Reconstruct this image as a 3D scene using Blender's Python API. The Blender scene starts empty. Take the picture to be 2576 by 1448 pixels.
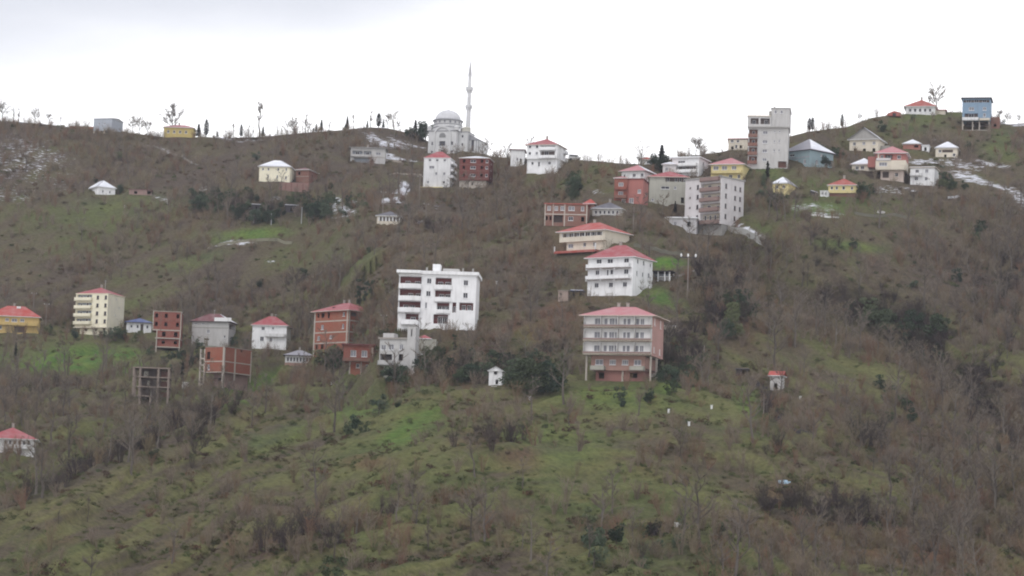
import bpy, math, random
import numpy as np
from mathutils import Vector, Matrix
from mathutils.bvhtree import BVHTree

S = bpy.context.scene
COL = S.collection
R = math.radians

# ------------------------------------------------------------------ camera
VW, VH = 2576.0, 1448.0          # units in which places were read off the photograph
FOC = 6600.0                     # focal length in those units
PITCH, ROLL = R(6.0), R(2.0)
cam_d = bpy.data.cameras.new('camera')
cam = bpy.data.objects.new('camera', cam_d)
COL.objects.link(cam)
cam_d.sensor_width = 36.0
cam_d.lens = 36.0 * FOC / VW
cam_d.clip_start = 1.0
cam_d.clip_end = 6000.0
cam.matrix_world = Matrix.Rotation(math.pi / 2 + PITCH, 4, 'X') @ Matrix.Rotation(ROLL, 4, 'Z')
S.camera = cam
CM = cam.matrix_world.to_3x3()
CMn = np.array(CM)

# ------------------------------------------------------------------ sky and light
S.view_settings.view_transform = 'Standard'
S.view_settings.look = 'None'
S.view_settings.exposure = 0.2
S.view_settings.gamma = 1.0
S.view_settings.use_curve_mapping = False
S.cycles.use_denoising = True
S.cycles.filter_width = 2.0
S.cycles.max_bounces = 5
S.cycles.diffuse_bounces = 3
S.cycles.volume_bounces = 0
S.cycles.transparent_max_bounces = 8

SUN_EL, SUN_AZ = R(50), R(215)
W = bpy.data.worlds.new('World')
S.world = W
W.use_nodes = True
nt = W.node_tree
nt.nodes.clear()
N, L = nt.nodes.new, nt.links.new
out = N('ShaderNodeOutputWorld')
sky = N('ShaderNodeTexSky')
sky.sky_type = 'NISHITA'
sky.sun_disc = False
sky.sun_elevation = SUN_EL
sky.sun_rotation = SUN_AZ
sky.dust_density = 3.0
bgs = N('ShaderNodeBackground')
bgs.inputs['Strength'].default_value = 0.1
L(sky.outputs[0], bgs.inputs['Color'])
tc = N('ShaderNodeTexCoord')
sep = N('ShaderNodeSeparateXYZ')
L(tc.outputs['Generated'], sep.inputs[0])
mp = N('ShaderNodeMapping')
mp.inputs['Scale'].default_value = (3.0, 3.0, 9.0)
L(tc.outputs['Generated'], mp.inputs[0])
nz = N('ShaderNodeTexNoise')
nz.inputs['Scale'].default_value = 1.6
nz.inputs['Detail'].default_value = 6.0
nz.inputs['Roughness'].default_value = 0.5
L(mp.outputs[0], nz.inputs['Vector'])
def mth(op, a, b):
    n = N('ShaderNodeMath'); n.operation = op
    for i, x in enumerate((a, b)):
        if x is None: continue
        if isinstance(x, (int, float)): n.inputs[i].default_value = x
        else: L(x, n.inputs[i])
    return n.outputs[0]
# a grey layer of cloud that begins some way above the horizon, lower to the left
lay = mth('ADD', mth('ADD', mth('MULTIPLY', sep.outputs['Z'], 1.0), mth('MULTIPLY', sep.outputs['X'], -0.27)),
          mth('MULTIPLY', mth('SUBTRACT', nz.outputs['Fac'], 0.5), 0.08))
mr = N('ShaderNodeMapRange')
mr.interpolation_type = 'SMOOTHSTEP'
mr.inputs['From Min'].default_value = 0.182
mr.inputs['From Max'].default_value = 0.250
L(lay, mr.inputs['Value'])
mixc = N('ShaderNodeMix')
mixc.data_type = 'RGBA'
mixc.inputs['A'].default_value = (1.62, 1.61, 1.62, 1)
mixc.inputs['B'].default_value = (0.84, 0.86, 0.93, 1)
L(mr.outputs[0], mixc.inputs['Factor'])
bgc = N('ShaderNodeBackground')
bgc.inputs['Strength'].default_value = 0.88
L(mixc.outputs['Result'], bgc.inputs['Color'])
add = N('ShaderNodeMixShader')
add.inputs[0].default_value = 0.9
L(bgs.outputs[0], add.inputs[1]); L(bgc.outputs[0], add.inputs[2])
L(add.outputs[0], out.inputs['Surface'])

sd = bpy.data.lights.new('sun', 'SUN')
sd.energy = 0.9
sd.angle = R(25)
sd.color = (1.0, 0.97, 0.93)
sun = bpy.data.objects.new('sun', sd)
COL.objects.link(sun)
# sun_rotation is measured clockwise from +Y
sdir = Vector((math.sin(SUN_AZ) * math.cos(SUN_EL), math.cos(SUN_AZ) * math.cos(SUN_EL), math.sin(SUN_EL)))
sun.rotation_euler = sdir.to_track_quat('Z', 'Y').to_euler()

# ------------------------------------------------------------------ helpers
def vray(u, v):
    d = CM @ Vector(((u - VW / 2) / FOC, (VH / 2 - v) / FOC, -1.0))
    return d.normalized()

def vrays(u, v):
    a = np.stack([(u - VW / 2) / FOC, (VH / 2 - v) / FOC, -np.ones_like(u)], -1)
    d = a @ CMn.T
    return d / np.linalg.norm(d, axis=-1, keepdims=True)

def project(P):
    c = P @ CMn          # = inverse rotation (orthonormal)
    return c[..., 0] / -c[..., 2] * FOC + VW / 2, VH / 2 - c[..., 1] / -c[..., 2] * FOC

def hash2(ix, iy, seed):
    h = (ix.astype(np.int64) * 374761393 + iy.astype(np.int64) * 668265263 + seed * 974634777) & 0x7fffffff
    h = ((h ^ (h >> 13)) * 1274126177) & 0x7fffffff
    return ((h ^ (h >> 16)) & 0xffff) / 65535.0

def vnoise(x, y, seed=0):
    ix, iy = np.floor(x), np.floor(y)
    fx, fy = x - ix, y - iy
    fx = fx * fx * (3 - 2 * fx); fy = fy * fy * (3 - 2 * fy)
    a = hash2(ix, iy, seed); b = hash2(ix + 1, iy, seed)
    c = hash2(ix, iy + 1, seed); d = hash2(ix + 1, iy + 1, seed)
    return (a * (1 - fx) + b * fx) * (1 - fy) + (c * (1 - fx) + d * fx) * fy

def fbm(x, y, octv=4, seed=0, gain=0.5):
    s, a, t = 0, 1.0, 0
    for k in range(octv):
        s = s + a * vnoise(x * 2 ** k + 17.3 * k, y * 2 ** k - 9.1 * k, seed + k)
        t += a; a *= gain
    return s / t - 0.5

def tag(o, label=None, cat=None, group=None, kind=None):
    if label: o['label'] = label
    if cat: o['category'] = cat
    if group: o['group'] = group
    if kind: o['kind'] = kind
    return o

def mesh_obj(name, verts, faces, mats, parent=None, midx=None, smooth=False):
    me = bpy.data.meshes.new(name)
    me.from_pydata(verts, [], faces)
    for m in (mats if isinstance(mats, (list, tuple)) else [mats]): me.materials.append(m)
    if midx is not None: me.polygons.foreach_set('material_index', midx)
    if smooth: me.polygons.foreach_set('use_smooth', [True] * len(faces))
    me.update()
    o = bpy.data.objects.new(name, me)
    COL.objects.link(o)
    if parent: o.parent = parent
    return o

def link_obj(name, me, parent=None, loc=(0, 0, 0), rz=0.0):
    o = bpy.data.objects.new(name, me)
    COL.objects.link(o)
    o.location = loc; o.rotation_euler = (0, 0, rz)
    if parent: o.parent = parent
    return o

def empty(name, loc, rz=0.0):
    o = bpy.data.objects.new(name, None)
    COL.objects.link(o)
    o.empty_display_size = 1.0
    o.location = loc; o.rotation_euler = (0, 0, rz)
    return o

# ------------------------------------------------------------------ materials
_mats = {}
def srgb(r, g, b):
    f = lambda c: (c / 255) / 12.92 if c <= 10 else (((c / 255) + .055) / 1.055) ** 2.4
    return (f(r), f(g), f(b))

def new_mat(name, rough=0.9):
    m = bpy.data.materials.new(name)
    m.use_nodes = True
    b = m.node_tree.nodes['Principled BSDF']
    b.inputs['Roughness'].default_value = rough
    b.inputs['Specular IOR Level'].default_value = 0.25
    return m, m.node_tree, b

def tnode(t, kind, **kw):
    n = t.nodes.new(kind)
    for k, v in kw.items():
        if k in n.inputs: n.inputs[k].default_value = v
        else: setattr(n, k, v)
    return n

def ramp(t, fac, stops):
    n = t.nodes.new('ShaderNodeValToRGB')
    el = n.color_ramp.elements
    while len(el) < len(stops): el.new(0.5)
    for e, (p, c) in zip(el, stops):
        e.position = p; e.color = (*c, 1) if len(c) == 3 else c
    t.links.new(fac, n.inputs[0])
    return n.outputs[0]

def mix(t, fac, a, b, mode='MIX'):
    n = t.nodes.new('ShaderNodeMix')
    n.data_type = 'RGBA'; n.blend_type = mode
    for k, x in (('Factor', fac), ('A', a), ('B', b)):
        if isinstance(x, bpy.types.NodeSocket): t.links.new(x, n.inputs[k])
        elif k == 'Factor': n.inputs[k].default_value = x
        else: n.inputs[k].default_value = (*x, 1)
    return n.outputs['Result']

def paint(name, col, stain=0.35, rough=0.85, dirt=(0.16, 0.14, 0.12)):
    """Weathered plaster or paint: blotches, and runs of dirt down the wall."""
    if name in _mats: return _mats[name]
    m, t, b = new_mat(name, rough)
    tc = tnode(t, 'ShaderNodeTexCoord')
    n1 = tnode(t, 'ShaderNodeTexNoise', Scale=0.35, Detail=5.0)
    t.links.new(tc.outputs['Object'], n1.inputs['Vector'])
    mp = tnode(t, 'ShaderNodeMapping'); mp.inputs['Scale'].default_value = (1.6, 1.6, 0.22)
    t.links.new(tc.outputs['Object'], mp.inputs[0])
    n2 = tnode(t, 'ShaderNodeTexNoise', Scale=1.0, Detail=4.0)
    t.links.new(mp.outputs[0], n2.inputs['Vector'])
    f1 = ramp(t, n2.outputs['Fac'], [(0.52, (0, 0, 0)), (0.80, (1, 1, 1))])
    f2 = ramp(t, n1.outputs['Fac'], [(0.3, (0.90, 0.90, 0.90)), (0.7, (1.05, 1.05, 1.05))])
    c = mix(t, 1.0, col, f2, 'MULTIPLY')
    fm = tnode(t, 'ShaderNodeMath', operation='MULTIPLY'); fm.inputs[1].default_value = stain
    t.links.new(f1, fm.inputs[0])
    c = mix(t, fm.outputs[0], c, dirt)
    t.links.new(c, b.inputs['Base Color'])
    _mats[name] = m
    return m

def brick(name, c1, c2, mortar, patch=0.5):
    if name in _mats: return _mats[name]
    m, t, b = new_mat(name, 0.95)
    tc = tnode(t, 'ShaderNodeTexCoord')
    sp = tnode(t, 'ShaderNodeSeparateXYZ'); t.links.new(tc.outputs['Object'], sp.inputs[0])
    ad = tnode(t, 'ShaderNodeMath', operation='ADD')
    t.links.new(sp.outputs['X'], ad.inputs[0]); t.links.new(sp.outputs['Y'], ad.inputs[1])
    cb = tnode(t, 'ShaderNodeCombineXYZ')
    t.links.new(ad.outputs[0], cb.inputs['X']); t.links.new(sp.outputs['Z'], cb.inputs['Y'])
    br = tnode(t, 'ShaderNodeTexBrick', Scale=1.0)
    br.inputs['Brick Width'].default_value = 0.30; br.inputs['Row Height'].default_value = 0.20
    br.inputs['Mortar Size'].default_value = 0.015
    br.inputs['Color1'].default_value = (*c1, 1); br.inputs['Color2'].default_value = (*c2, 1)
    br.inputs['Mortar'].default_value = (*mortar, 1)
    t.links.new(cb.outputs[0], br.inputs['Vector'])
    n1 = tnode(t, 'ShaderNodeTexNoise', Scale=0.5, Detail=5.0)
    t.links.new(tc.outputs['Object'], n1.inputs['Vector'])
    f = ramp(t, n1.outputs['Fac'], [(0.42, (0, 0, 0)), (0.72, (patch, patch, patch))])
    c = mix(t, f, br.outputs['Color'], mortar)
    t.links.new(c, b.inputs['Base Color'])
    _mats[name] = m
    return m

def rooftile(name, col, snow=0.0, fade=0.35):
    """Sheet-metal roof with faint seams and faded patches."""
    if name in _mats: return _mats[name]
    m, t, b = new_mat(name, 0.55)
    tc = tnode(t, 'ShaderNodeTexCoord')
    n1 = tnode(t, 'ShaderNodeTexNoise', Scale=0.5, Detail=5.0)
    t.links.new(tc.outputs['Object'], n1.inputs['Vector'])
    f = ramp(t, n1.outputs['Fac'], [(0.35, (0, 0, 0)), (0.7, (fade * 1.5, fade * 1.5, fade * 1.5))])
    c = mix(t, f, col, tuple(min(1, 0.55 * x + 0.22) for x in col))
    wv = tnode(t, 'ShaderNodeTexWave', Scale=1.3, Distortion=0.2)
    wv.bands_direction = 'DIAGONAL'
    t.links.new(tc.outputs['Object'], wv.inputs['Vector'])
    wf = ramp(t, wv.outputs['Fac'], [(0.0, (0.86, 0.86, 0.86)), (0.3, (1.03, 1.03, 1.03))])
    c = mix(t, 1.0, c, wf, 'MULTIPLY')
    t.links.new(c, b.inputs['Base Color'])
    _mats[name] = m
    return m

def glassy(name='window_glass', col=(0.035, 0.035, 0.045), rough=0.25):
    if name in _mats: return _mats[name]
    m, t, b = new_mat(name, rough)
    b.inputs['Base Color'].default_value = (*col, 1)
    b.inputs['Specular IOR Level'].default_value = 0.4
    _mats[name] = m
    return m

def snow_mat():
    if 'snow' in _mats: return _mats['snow']
    m, t, b = new_mat('snow', 0.7)
    n1 = tnode(t, 'ShaderNodeTexNoise', Scale=1.5, Detail=4.0)
    c = ramp(t, n1.outputs['Fac'], [(0.3, (0.66, 0.68, 0.74)), (0.7, (0.86, 0.87, 0.90))])
    t.links.new(c, b.inputs['Base Color'])
    _mats['snow'] = m
    return m

# ------------------------------------------------------------------ ground
# range (metres) along the sight line at places (v, r) down a few columns of the view
RANGES = {
 -500: [(1600,400),(1448,440),(1250,520),(1100,640),(1000,740),(850,890),(700,940),(500,1000),(330,1090),(250,1150)],
  250: [(1600,390),(1448,430),(1250,520),(1100,650),(1000,745),(850,885),(700,930),(500,1000),(330,1090),(250,1140)],
  700: [(1600,385),(1448,425),(1250,500),(1100,590),(980,740),(870,850),(700,900),(500,960),(340,1080),(250,1140)],
 1100: [(1600,380),(1448,420),(1200,485),(1000,585),(900,640),(820,665),(700,740),(560,860),(470,985),(385,1090),(250,1180)],
 1560: [(1600,380),(1448,420),(1200,500),(960,605),(745,685),(570,752),(430,835),(400,870),(250,1000)],
 1930: [(1600,385),(1448,430),(1200,520),(960,610),(700,715),(570,768),(420,850),(330,900),(250,950)],
 2450: [(1600,400),(1448,445),(1200,555),(1000,650),(800,735),(600,800),(450,860),(330,920),(270,960),(200,1000)],
 3100: [(1600,410),(1448,450),(1200,560),(1000,650),(800,735),(600,800),(450,860),(330,920),(270,960),(200,1000)],
}
SKYLINE = [(-700,285),(0,303),(75,309),(176,318),(231,324),(314,334),(402,342),(502,345),(600,346),(657,346),(695,340),
 (757,334),(833,328),(933,320),(971,322),(1021,333),(1059,346),(1110,372),(1200,384),(1230,393),(1278,397),(1409,397),(1436,400),
 (1479,404),(1519,407),(1569,411),(1607,412),(1645,408),(1700,398),(1770,386),(1808,383),(1878,372),(1930,360),(1985,345),
 (2035,330),(2130,319),(2193,297),(2230,292),(2276,286),(2381,281),(2419,281),(2497,294),(2530,311),(2576,310),(3200,330)]
VG = np.arange(200, 1601, 10.0)
_cols = sorted(RANGES)
_tab = np.array([np.interp(VG, [p[0] for p in RANGES[c]][::-1], [p[1] for p in RANGES[c]][::-1]) for c in _cols])
def range_at(u, v):
    u = np.clip(u, _cols[0], _cols[-1] - 1e-3)
    j = np.clip(np.searchsorted(_cols, u, 'right') - 1, 0, len(_cols) - 2)
    ca = np.array(_cols, float)
    f = (u - ca[j]) / (ca[j + 1] - ca[j]); f = f * f * (3 - 2 * f)
    k = np.clip((v - 200) / 10.0, 0, len(VG) - 1.001); ki = k.astype(int); kf = k - ki
    a = _tab[j, ki] * (1 - kf) + _tab[j, ki + 1] * kf
    b = _tab[j + 1, ki] * (1 - kf) + _tab[j + 1, ki + 1] * kf
    return a * (1 - f) + b * f
_k = np.array([1, 2, 3, 4, 5, 4, 3, 2, 1.0]); _k /= _k.sum()
_tab = np.array([np.convolve(np.pad(t_, 4, mode='edge'), _k, 'valid') for t_ in _tab])

NU, NV, NF, NB = 760, 460, 34, 26
ug = np.linspace(-520, 3100, NU)
vs = np.interp(ug, [p[0] for p in SKYLINE], [p[1] for p in SKYLINE])
tt = np.linspace(0, 1, NV)
U = np.repeat(ug[None], NV, 0)
V = 1600 + (vs[None] - 1600) * tt[:, None]
Rg = range_at(U, V)
def hollow(u, v, ks, vs_, jump, reach, fade):
    # behind a crest the ground lies farther off
    d = np.interp(u, ks, vs_) - v
    win = np.clip((u - ks[0]) / fade, 0, 1) * np.clip((ks[-1] - u) / fade, 0, 1)
    return jump * win / (1 + np.exp(-np.clip(d / 9, -30, 30))) * np.exp(-(np.maximum(d, 0) / reach) ** 2)
Rg = Rg + hollow(U, V, [-600, 0, 165, 490, 640, 760, 900], [1450, 1335, 1280, 1125, 1040, 975, 950], 38, 130, 200) \
        + hollow(U, V, [1640, 1750, 1900, 2050, 2200, 2330, 2450, 2600, 3200], [610, 650, 730, 810, 880, 980, 1105, 1250, 1490], 42, 170, 200)
P = vrays(U, V) * Rg[..., None]
X, Y = P[..., 0], P[..., 1]
edge = np.clip((1 - tt) / 0.06, 0, 1)[:, None]
# terraces, hummocks and gullies
warp = fbm(X / 90, Y / 90, 3, 5) * 30
ter = (Y * 0.8 - X * 0.25 + warp) / 11.0
terr = (ter - np.floor(ter)); terr = np.where(terr < 0.75, terr / 0.75, (1 - terr) / 0.25)
near = np.clip((900 - Rg) / 400, 0.25, 1)
gully = np.abs(fbm(X / 120 + 3, Y / 160, 3, 11)) * -9
dz = fbm(X / 45, Y / 45, 4, 1) * 6.5 + (terr - 0.5) * 1.0 * near + fbm(X / 9, Y / 9, 3, 2) * 1.5 + gully * np.clip((U - 1600) / 500, 0.2, 1)
# long benches that follow the slope of each flank
FS = np.concatenate([[0], np.cumsum(np.interp(np.arange(-600, 3200, 10), [-600, 0, 800, 1450, 1950, 3200], [-.30, -.46, -.42, -.03, .50, .55]) * 10)])
def benches(u, v, seed=61, w=15.0, l=170.0):
    q = v - np.interp(u, np.arange(-600, 3201, 10), FS)
    q = q + (vnoise(u / 160, v / 160, 66) - .5) * 60
    return fbm(u / l, q / w, 4, seed)
strk = benches(U, V) ; strk2 = benches(U, V, 71, 34.0, 300.0)
dz += (strk * 2.6 + strk2 * 5.0) * np.clip((V - 450) / 300, .25, 1)
# spur crests: the near flank stands a little proud of the hollow behind it
CREST_A = ([-600, 0, 165, 490, 640, 760, 900], [1450, 1345, 1290, 1135, 1050, 985, 960])
CREST_C = ([1640, 1750, 1900, 2050, 2200, 2330, 2450, 2600, 3200], [620, 660, 740, 820, 890, 990, 1115, 1260, 1500])
def crest(u, v, K, amp, dip, w0, w1, fade):
    d = v - np.interp(u, *K)
    win = np.clip((u - K[0][0]) / fade, 0, 1) * np.clip((K[0][-1] - u) / fade, 0, 1)
    up = np.where(d > 0, np.exp(-(d / w1) ** 2), np.exp(-(d / w0) ** 2)) * amp
    dn = np.where(d < 0, np.exp(-((d + 3.2 * w0) / (1.6 * w0)) ** 2), 0) * dip
    return (up - dn) * win
dz += crest(U, V, CREST_A, 5.0, 5.5, 22, 120, 160) + crest(U, V, CREST_C, 7.5, 9.0, 26, 140, 160)
# a dark ravine on the right
dR = (U - (1950 + (V - 700) * 0.9)) / 190.0
ravine = np.exp(-dR ** 2) * np.exp(-((V - 850) / 260.0) ** 2)
dz -= ravine * 9
P[..., 2] += dz * edge * 1.0 + (1 - edge) * fbm(X / 12, Y / 12, 3, 2) * 0.8
# valley in front, down and back up to where the camera stands
p0 = P[0]
front = []
for k in range(NF, 0, -1):
    s = k / NF
    q = p0.copy()
    q[:, :2] *= (1 - s * 0.995)
    base = p0[:, 2] * (1 - s) + (-2.0) * s
    q[:, 2] = base - 46 * math.sin(math.pi * s) ** 1.3 + fbm(q[:, 0] / 40, q[:, 1] / 40, 3, 1) * 5 * (1 - s)
    front.append(q)
pr = P[-1]
nrm = pr[:, :2] / np.linalg.norm(pr[:, :2], axis=1, keepdims=True)
back = []
for k in range(1, NB + 1):
    d = 3.0 * k if k < 6 else 15 + (k - 5) ** 2 * 8.0
    q = pr.copy()
    q[:, :2] += nrm * d
    q[:, 2] -= d * 0.34 * min(1, k / 5) if d < 400 else 400 * 0.34 + (d - 400) * 0.02
    q[:, 2] += fbm(q[:, 0] / 40, q[:, 1] / 40, 3, 1) * 0.6
    back.append(q)
G = np.concatenate([np.array(front), P, np.array(back)], 0)
rows = G.shape[0]
GU = np.concatenate([np.repeat(ug[None], NF, 0), U, np.repeat(ug[None], NB, 0)], 0)
vert = G.reshape(-1, 3)
ii = np.arange(rows * NU).reshape(rows, NU)
quads = np.stack([ii[:-1, :-1], ii[:-1, 1:], ii[1:, 1:], ii[1:, :-1]], -1).reshape(-1, 4)

# cover maps, read off the photograph as coarse grids and baked onto the ground
MU = np.array([0, 320, 640, 960, 1280, 1600, 1920, 2240, 2560.0])
MV = np.array([330, 450, 600, 750, 900, 1050, 1200, 1350, 1450.0])
SCRUB = np.array([
 [.7,.6,.5,.4,.4,.5,.4,.3,.4],[.8,.6,.8,.7,.6,.5,.35,.3,.3],[.35,.55,.5,.5,.6,.55,.8,.7,.9],[.7,.7,.8,.6,.7,.45,.8,.8,.9],
 [.3,.3,.6,.6,.65,.7,.8,.8,.9],[.8,.7,.3,.3,.4,.3,.7,.9,1],[.3,.2,.25,.3,.5,.4,.5,.9,1],[.25,.2,.5,.5,.6,.5,.6,.8,.9],[.25,.2,.5,.5,.6,.5,.6,.6,.7]])
GREEN = np.array([
 [.08,.08,.08,.08,.15,.2,.25,.3,.3],[.1,.2,.1,.1,.25,.2,.35,.35,.3],[.4,.35,.3,.2,.2,.35,.15,.3,.15],[.15,.15,.2,.2,.15,.4,.1,.15,.1],
 [.6,.5,.4,.5,.3,.5,.3,.3,.3],[.3,.45,.6,.6,.45,.7,.4,.3,.2],[.5,.5,.6,.6,.6,.7,.6,.4,.25],[.5,.5,.4,.5,.5,.65,.5,.4,.3],[.5,.4,.4,.5,.5,.6,.5,.3,.3]])
def gridmap(T, u, v):
    x = np.clip((u - MU[0]) / 320.0, 0, 7.999); i = x.astype(int); f = x - i
    v = np.clip(v, MV[0], MV[-1] - .01)
    j = np.searchsorted(MV, v, 'right') - 1; g = (v - MV[j]) / (MV[j + 1] - MV[j])
    return (T[j, i] * (1 - f) + T[j, i + 1] * f) * (1 - g) + (T[j + 1, i] * (1 - f) + T[j + 1, i + 1] * f) * g
def blob(u, v, cu, cv, ru, rv, ang=0.0):
    a = math.radians(ang); c, s = math.cos(a), math.sin(a)
    x, y = u - cu, v - cv
    p, q = (x * c + y * s) / ru, (-x * s + y * c) / rv
    d = np.sqrt(p * p + q * q)
    return np.clip(1.6 - 1.3 * d, 0, 1)
MEADOW = [(190,905,150,36,-4,1),(320,900,60,40,30,.9),(90,930,60,25,0,.7),(620,980,110,22,-28,1),(720,925,70,16,-30,.8),(640,588,95,16,-4,.9),(560,600,30,14,0,.5),
 (1685,662,55,15,2,1.2),(1660,745,60,26,25,.8),(1010,1095,70,30,-20,.8),(900,1030,80,22,-15,.5),(870,960,60,20,0,.5),(1060,1050,90,16,-22,.7),(1560,1000,180,40,5,.5),
 (1690,975,40,20,0,.8),(1900,1010,60,30,30,.7),(2120,620,110,16,4,.6),(2050,530,70,20,4,.6),(1950,440,60,18,0,.5),(480,655,90,25,-15,.35),(300,520,200,40,-4,.35),
 (1440,1120,120,60,0,.35),(900,640,100,30,0,.3),(1330,1090,90,30,-10,.5),(700,1100,120,30,-20,.4),(2300,300,90,40,0,.4),(2500,360,50,50,0,.4),(1300,860,60,30,-45,.4)]
SNOWB = [(60,400,130,70,8,.42),(20,490,60,30,0,.35),(140,450,90,50,10,.25),(960,350,60,16,18,.9),(1030,355,50,12,20,.7),(940,365,30,10,0,.5),(980,395,55,7,6,.8),
 (1000,490,34,22,-30,.9),(1020,505,34,10,10,.6),(590,612,58,9,-3,.8),(850,520,22,24,0,.6),(640,520,22,8,0,.4),(2410,415,70,12,12,.62),
 (2460,445,90,12,14,.72),(2520,465,60,10,18,.72),(2560,500,40,30,40,.6),(2030,525,80,14,4,.5),(2060,545,50,5,0,.7),(2250,480,40,15,20,.45),
 (2235,398,26,7,10,.6),(2335,408,40,8,10,.6),(2402,400,24,7,10,.6),(2300,474,34,7,12,.55),(2218,476,20,8,20,.6),(2480,412,50,8,12,.6),(1010,470,24,18,-40,1.0),(985,505,26,14,0,.8),(1060,553,20,6,20,.9),(870,528,20,16,0,.8),(845,505,16,8,0,.8),(905,510,16,7,0,.6),(615,545,18,7,0,.5),(700,500,18,6,0,.5),(520,470,30,8,0,.3),(1500,480,20,12,0,.5),(1880,590,50,12,22,.9),(1500,530,60,9,0,.35),(680,660,25,5,4,.6),(420,380,40,5,22,.6),(470,400,60,6,22,.4),(400,500,60,8,14,.4),(545,345,60,4,0,.8),
 (640,348,60,4,0,.5),(2550,310,40,12,0,.7),(90,303,60,6,2,.7),(1060,555,14,5,20,.7),(860,548,30,5,0,.5),(2340,350,30,8,0,.3),(1080,520,60,16,0,.3)]
RUST = [(1330,840,120,34,-12,1.0),(1400,800,70,40,-20,.8),(1240,870,70,30,-20,.8),(930,1165,70,18,-5,.7),(1300,1160,60,40,0,.5),(1230,1100,90,30,-15,.5),(2350,1400,220,40,8,1.0),(1640,1330,60,30,0,.6),
 (1650,1010,30,25,0,.6),(700,1370,160,40,0,.5),(1960,1230,40,30,0,.5),(140,1360,60,20,0,.4),(2020,1330,300,30,8,.4),(1880,830,60,50,30,.4),(2350,960,120,25,35,.4),(1370,640,90,25,-30,.5)]
GUv, GVv = project(vert.reshape(rows, NU, 3))
def cover(u, v, L_):
    s = np.zeros_like(u)
    for (a, b, c, d, e, w) in L_: s = np.maximum(s, blob(u, v, a, b, c, d, e) * w)
    return s
wx, wy = vert[:, 0].reshape(rows, NU), vert[:, 1].reshape(rows, NU)
n_a = fbm(wx / 26, wy / 40, 4, 21); n_b = fbm(wx / 7, wy / 12, 3, 31)
ju = GUv + fbm(wx / 14, wy / 14, 3, 41) * 90; jv = GVv + fbm(wx / 14, wy / 14, 3, 43) * 26
onf = np.zeros((rows, 1)); onf[NF:NF + NV] = 1
green = np.clip(gridmap(GREEN, GUv, GVv) + n_a * 0.9 + n_b * 0.35, 0, 1)
meadow = cover(ju, jv, MEADOW) * onf
snow = cover(ju, jv, SNOWB) * onf
sk = benches(GUv, GVv) * np.clip((GVv - 500) / 300, .2, 1); sk2 = benches(GUv, GVv, 71, 34.0, 300.0)
green = np.clip(green + sk * .9 + sk2 * .6, 0, 1)
dcA = GVv - np.interp(GUv, *CREST_A); dcC = GVv - np.interp(GUv, *CREST_C)
crest_light = (np.exp(-((dcA + 5) / 28) ** 2) * (GUv < 860) + np.exp(-((dcC + 5) / 26) ** 2) * (GUv > 1900) * .7) * np.clip(.6 + n_b * 2, 0, 1)  # pale highlight painted along the crests to bring out the relief
straw_crest_light = np.clip(.30 + crest_light * .6 + sk * 2.4 + sk2 * 1.6 + n_b * .5, 0, 1) * np.clip((GVv - 650) / 300, .15, 1)
rust = np.clip(cover(ju, jv, RUST) * onf + np.clip(n_b + fbm(wx / 50, wy / 50, 3, 77) - 0.18, 0, 1) * 1.2, 0, 1)
DAMP_SHADE = [(1250,870,70,26,-10,.8),(1330,895,110,26,-8,1.0),(1720,885,120,60,0,.9),(1800,720,70,40,30,.9),(1840,800,80,70,0,.7),(2290,830,130,70,35,1.0),(2150,770,90,50,35,1.0),(2060,1300,220,34,8,.8),  # dark wet ground, plus bands painted behind the crests as shade
 (150,1215,120,20,-24,.6),(330,1135,130,20,-26,.7),(520,1060,110,20,-30,.6),(2100,790,120,26,28,.8),(2260,870,120,26,36,.8),(2400,1010,110,28,48,.8),(2530,1150,90,34,48,.7),(2500,740,80,140,0,.6),(2420,950,110,60,40,.7),(2500,1080,80,60,40,.6),(1180,950,150,25,5,.7),(1240,1110,90,36,-15,.4),(760,1375,120,34,0,.5),(1700,1390,180,40,0,.5),(480,1175,80,20,-20,.4),(560,520,110,40,0,.6),(720,530,160,34,0,.8),
 (1950,1040,34,50,-35,.9),(2190,1120,60,40,0,.4),(1120,570,70,22,0,.4),(1390,700,60,30,-20,.3),(2060,650,60,40,40,.4),(2560,700,60,200,0,.3),(80,980,120,40,0,.3)]
damp_shade = cover(ju, jv, DAMP_SHADE) * onf
gully_d = np.clip(ravine * 1.0, 0, 1)

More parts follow.
